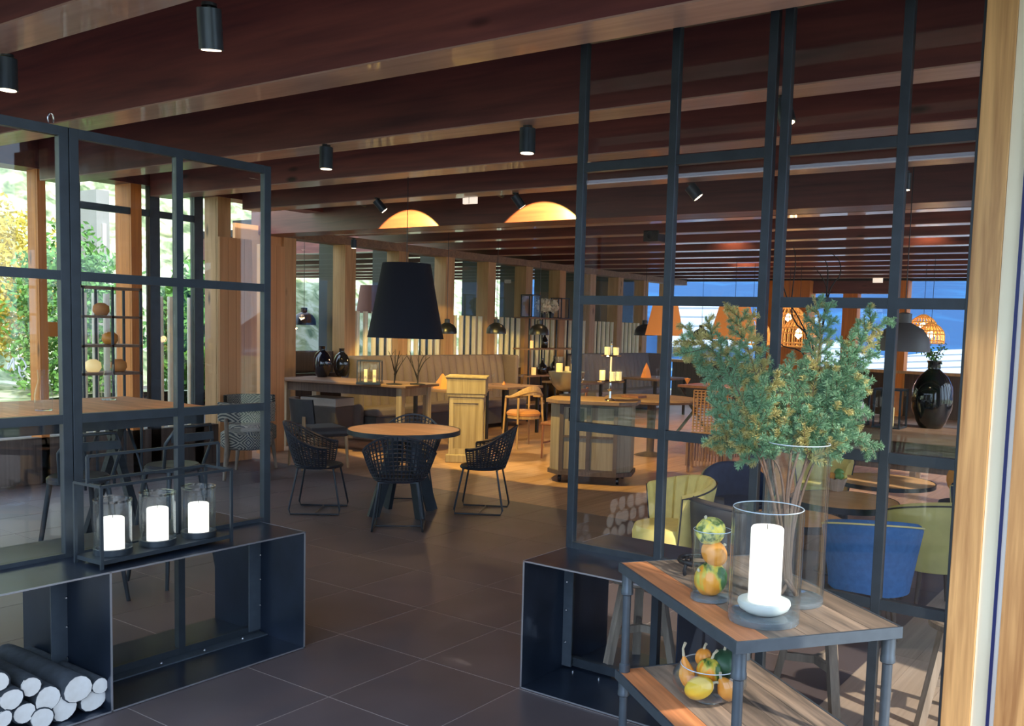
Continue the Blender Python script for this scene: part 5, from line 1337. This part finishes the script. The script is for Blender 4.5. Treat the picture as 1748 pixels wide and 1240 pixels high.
for k,pts in enumerate(([(1385,600),(1340,500),(1335,440)],[(1390,600),(1352,540),(1358,450),(1354,420)],[(1400,600),(1412,500),(1390,455)],[(1400,600),(1415,500),(1434,470),(1432,445),(1418,432)],[(1400,600),(1412,490),(1411,450),(1400,440)],[(1380,620),(1335,590),(1325,570)])):
    dd=depth([.62,5.6,1.6]); P=[c+[0,0,.4]]+[adepth(x,y,dd+.05*k) for x,y in pts]; P=smoothpath(P,14); MB().tube(list(P),list(np.linspace(.012,.003,15)),5).build('branch',M['twigB'],t,smooth=60)

# ============================================================ LEFT SEATING: high table and stools
t=thing('high_table',(-2.5,-.9,0),'long high table with orange wooden top behind the left partition','table')
MB().box(-3.15,-1.98,-2.7,.62,1.00,1.045).build('tabletop',M['reclaimed_or'],t,bevel=.006)
MB().box(-3.05,-2.08,-2.6,.52,.93,1.0).build('apron',M['metal'],t)
for y in (-1.7,.2):
    for s in (-1,1):
        MB().beam((-2.56-s*.1,y,.95),(-2.56+s*.42,y,.0),.05,.05).build('leg',M['metal'],t)
        MB().tube([(-2.56+s*.15,y,.93),(-2.56+s*.3,y,.7),(-2.56+s*.42,y,.45)],.01,6).build('brace',M['metal'],t,smooth=60)
def barstool(loc,rz,label,back=True,seatm='metal'):
    t=thing('bar_stool',loc,label,'stool',rz,group='black metal bar stools at the high table')
    MB().lathe([(.14,.70),(.165,.71),(.165,.73),(.15,.745),(0,.74)],(0,0,0),26).build('seat',M[seatm],t,world=False,smooth=40)
    for x,y in ((-1,-1),(1,-1),(1,1),(-1,1)): MB().cyl((x*.11,y*.11,.71),(x*.19,y*.19,0),.016,.012,8).build('leg',M['metal'],t,world=False,smooth=60)
    q4=[(-.165,-.165,.25),(.165,-.165,.25),(.165,.165,.25),(-.165,.165,.25)]
    MB().tube(q4,.009,6,closed=True).build('foot_ring',M['metal'],t,world=False)
    if back:
        MB().tube([(-.14,-.1,.72),(-.17,-.16,.9),(-.12,-.2,1.0),(.12,-.2,1.0),(.17,-.16,.9),(.14,-.1,.72)],.011,7).build('back_hoop',M['metal'],t,world=False,smooth=60)
        MB().beam((-.15,-.19,.93),(.15,-.19,.93),.05,.01,up=(0,1,0)).build('back_plate',M['metal'],t,world=False)
    return t
bs=barstool((-1.62,-1.28,0),R(90),'black metal bar stool at the left edge behind the partition')
dup(bs,(-1.60,-.55,0),R(85),'black metal bar stool behind the left part of the candle tray')
dup(bs,(-1.62,.05,0),R(95),'black metal bar stool behind the right part of the candle tray')
dup(bs,(-3.45,-.6,0),R(-90),'black metal bar stool on the far side of the high table')
# ribbed white pouf / column
c=np.array([-2.15,-1.18,0]); t=thing('ribbed_basket',c,'pale vertical-ribbed basket with dark lid behind the leftmost pane','basket')
for k in range(24):
    a=2*PI*k/24; MB().cyl(c+[.17*math.cos(a),.17*math.sin(a),0.01],c+[.17*math.cos(a),.17*math.sin(a),.58],.021,n=6).build('rib',M['birch'],t,smooth=50)
MB().lathe([(.165,.02),(.165,.56),(.2,.58),(.2,.62),(0,.62)],c,24).build('lid',M['dark_wood'],t,smooth=40)
# things on the high table
for k,(x,y,lab) in enumerate(((-2.4,-.35,'clear glass carafe on the high table behind the candle tray'),(-2.9,.35,'small glass on the right end of the high table'))):
    c=np.array([x,y,1.046]); t=thing('glass_carafe',c,lab,'glass'); MB().olathe([(.05,.0),(.055,.1),(.03,.2),(.035,.26)],c,20).build('body',M['vglass'],t,smooth=60); MB().lathe([(.05,0),(.05,.006),(0,.006)],c,20).build('base',M['thickglass'],t,smooth=50)
# patterned chair
def kchair(loc,rz,label):
    t=thing('patterned_chair',loc,label,'chair',rz)
    MB().grid(lambda u,v:(.26*math.cos(2*PI*u)*min(1,(1.15-abs(2*v-1)**6*.3)),.25*math.sin(2*PI*u)*min(1,(1.15-abs(2*v-1)**6*.3)),.30+.19*v),32,8,True).build('seat',M['kilim'],t,world=False,smooth=60)
    MB().lathe([(0,.49),(.2,.49),(.225,.485)],(0,0,0),28).build('seat_top',M['kilim'],t,world=False,smooth=40)
    MB().grid(lambda u,v:((.27)*math.sin(-1.15+2.3*u),-.27*math.cos(-1.15+2.3*u)-.03*v,.60+.20*v),17,5).grid(lambda u,v:((.31)*math.sin(-1.15+2.3*u),-.31*math.cos(-1.15+2.3*u)-.03*v,.60+.20*v),17,5).grid(lambda u,v:((.27+.04*v)*math.sin(-1.15+2.3*u),-(.27+.04*v)*math.cos(-1.15+2.3*u)-.03,.80),17,2).build('backrest',M['kilim'],t,world=False,smooth=50)
    for x,y in ((-.18,.17),(.18,.17)): MB().cyl((x,y,.32),(x*1.2,y*1.25,0),.026,.014,8).build('leg',M['stoolw'],t,world=False,smooth=60)
    for x in (-.19,.19): MB().tube([(x*1.15,-.30,0),(x,-.2,.35),(x*1.05,-.27,.64)],[.016,.024,.018],8).build('rear_leg',M['stoolw'],t,world=False,smooth=60)
    return t
kchair((-4.62,2.78,0),aim((-4.62,2.78),CAM)+PI,'black and cream diamond-patterned chair beside the partition corner, back turned')
kchair((-5.12,3.22,0),aim((-5.12,3.22),CAM)+.2,'second diamond-patterned chair farther back by the panelled wall')
# dark leather low chair by the console
t=thing('leather_chair',(-4.6,3.75,0),'dark leather chair with wooden legs in front of the console','chair',R(-20))
MB().grid(lambda u,v:(.28*math.sin(-1.0+2*u),-.26*math.cos(-1.0+2*u)-.03*v,.52+.27*v),17,5).grid(lambda u,v:(.34*math.sin(-1.0+2*u),-.32*math.cos(-1.0+2*u)-.03*v,.52+.27*v),17,5).grid(lambda u,v:((.28+.06*v)*math.sin(-1+2*u),-(.26+.06*v)*math.cos(-1+2*u)-.03,.79),17,2).build('backrest',M['dleather'],t,world=False,smooth=50)
MB().box(-.26,.26,-.22,.26,.36,.47).build('seat',M['dleather'],t,world=False,bevel=.04)
for x,y in ((-.2,-.26),(.2,-.26),(-.21,.22),(.21,.22)): MB().cyl((x,y,.60 if y<0 else .38),(x*1.1,y*1.1,0),.024,.015,8).build('leg',M['armw'],t,world=False,smooth=60)
# round grey ottoman / bench mass behind the table
t=thing('storage_trunk',oc(-.45,-.02,.19),'dark box with pale printed lid on the shelf under the console','box',rzc)
MB().box(-.28,.28,-.19,.19,.001,.36).build('body',M['dleather'],t,world=False,bevel=.01); MB().box(-.29,.29,-.195,.195,.36,.47).build('lid',M['concrete'],t,world=False,bevel=.01)

# ============================================================ GREENERY outside the left windows
def bush(c,rx,rz_,n,mat,label,seed,size=.06,name='shrub',trunk=True,cat='bush'):
    rs=np.random.RandomState(seed); c=np.array(c,float); t=thing(name,c,label,cat,group='shrubs outside the left windows')
    if trunk: MB().tube([c,c+[.05,0,rz_*.8],c+[0,.05,rz_*1.5]],[.06,.04,.015],7).build('trunk',M['twig'],t,smooth=60)
    d_=rs.randn(n,3); d_/=np.linalg.norm(d_,axis=1)[:,None]; rad=(.55+.45*rs.rand(n))[:,None]; lump=1+.25*np.sin(d_[:,:1]*7+seed)*np.cos(d_[:,2:]*6)
    P=c+np.array([0,0,rz_])+d_*rad*lump*np.array([rx,rx,rz_]); P=P[P[:,2]>c[2]-.05]; n=len(P)
    u=rs.randn(n,3);u/=np.linalg.norm(u,axis=1)[:,None];w2=np.cross(u,rs.randn(n,3));w2/=np.linalg.norm(w2,axis=1)[:,None]
    quadmesh('leaves',np.stack([P-u*size,P-w2*size*.45,P+u*size,P+w2*size*.45],1).reshape(-1,3),n,M[mat],t)
bush((-12.5,.9,.1),2.0,1.2,9000,'leafy','yellow-green shrub outside behind the leftmost window pane',1)
bush((-14.6,4.2,.6),1.6,1.6,11000,'leafy','tall golden-leaved shrub outside beside the first column',2)
bush((-11.6,4.6,.0),1.0,1.5,7000,'leafg','narrow green shrub outside seen between the black mullions',3)
bush((-12.0,7.2,.0),.9,1.3,7000,'leafg','bright green palm-like shrub outside left of the board panels',4,.09)
bush((-23,14,8),2.2,2.2,9000,'leafy','large olive tree on the slope beyond the column line',6,.12)
bush((-24,20,8.2),2.4,2.4,9000,'leafg','large green tree on the slope beyond the banquettes',7,.13)
# pale tower outside
t=thing('grey_tower',(-13.2,3.9,-.1),'pale grey rendered tower outside behind the left windows','building')
p=at(165,400,0,-13.); q_=at(187,400,0,-13.)
MB().box(-13.6,-13.0,float(p[1]),float(q_[1]),-.1,3.9).build('tower_wall',M['concrete'],t)
for k in range(3): MB().box(-12.99,-12.96,float(p[1])+.1,float(q_[1])-.08,1.5+k*.7,1.9+k*.7).build('window',M['white'],t)
# twine fence outside left: pale poles
t=thing('pole_screen',(-6.6,3.0,0),'row of pale birch poles standing outside the left windows','screen')
for k in range(18):
    y=yl(120,-6.6)+k*.13
    MB().lathe([(.035,0),(.035,1.9)],(-6.6,y,-.0),8).build('pole',M['birch'],t,smooth=40)
# open shelf unit inside the left wall
X5=-5.1; ya,yb_=float(at(128,600,0,X5)[1]),float(at(226,600,0,X5)[1]); zb_=float(at(176,690,0,X5)[2]); ztp=float(at(176,490,0,X5)[2])
t=thing('metal_shelf',(X5,(ya+yb_)/2,0),'open black metal shelf with bright trinkets before the left windows','shelf')
for y in (ya,(ya+yb_)/2,yb_):
    for x in (-.15,.15): MB().box(X5+x-.01,X5+x+.01,y-.01,y+.01,0,ztp).build('upright',M['metal'],t)
zs=[float(at(176,yy,0,X5)[2]) for yy in (637,590,541,492)]
for z in zs: MB().box(X5-.16,X5+.16,ya-.01,yb_+.01,z-.012,z+.012).build('shelf_board',M['old_wood'],t)
for k,(f_,zi,mt,lab) in enumerate(((.3,0,'candle_em','yellow jar on the lowest visible board of the left shelf'),(.6,1,'gourdO','orange pumpkin ornament on the middle board of the left shelf'),(.75,0,'cloth_or','terracotta bowl on the lowest visible board of the left shelf'),(.45,2,'cloth_or','orange basket on the upper board of the left shelf'))):
    y=ya+(yb_-ya)*f_; o=MB().lathe([(.05,0),(.075,.04),(.07,.09),(.03,.12),(0,.12)],(X5,y,zs[zi]+.013),14).build('ornament',M[mt],smooth=60); tag(o,lab,'ornament')

# ============================================================ interior lamp light (warm spots over the dining room)
for (x,y),dl_ in zip(((-3.5,6.6),(-1.0,6.6),(1.2,6.2),(-4.8,9.0),(-2.2,9.4),(.6,9.4),(-3.5,12.6),(0,13)),('the pedestal','the sideboard','the black branches','the first banquette','the round dining table','the wooden benches','the second banquette','the trestle table')):
    c=np.array([x,y,3.33]); t=thing('downlight',c,f'black downlight above {dl_}, between the rear beams','spotlight',group='downlights between the rear beams')
    MB().lathe([(.045,0),(.045,.12),(0,.12)],c,14).build('housing',M['plastic'],t,smooth=40); MB().lathe([(.036,-.002),(.036,0),(0,0)],c,12).build('lens',M['spotlens'],t)
    lamp('SPOT',c+[0,0,-.01],45 if x>-3 or y>7 else 18,WARM,.03,to=c-[0,0,1],angle=115,blend=.8)
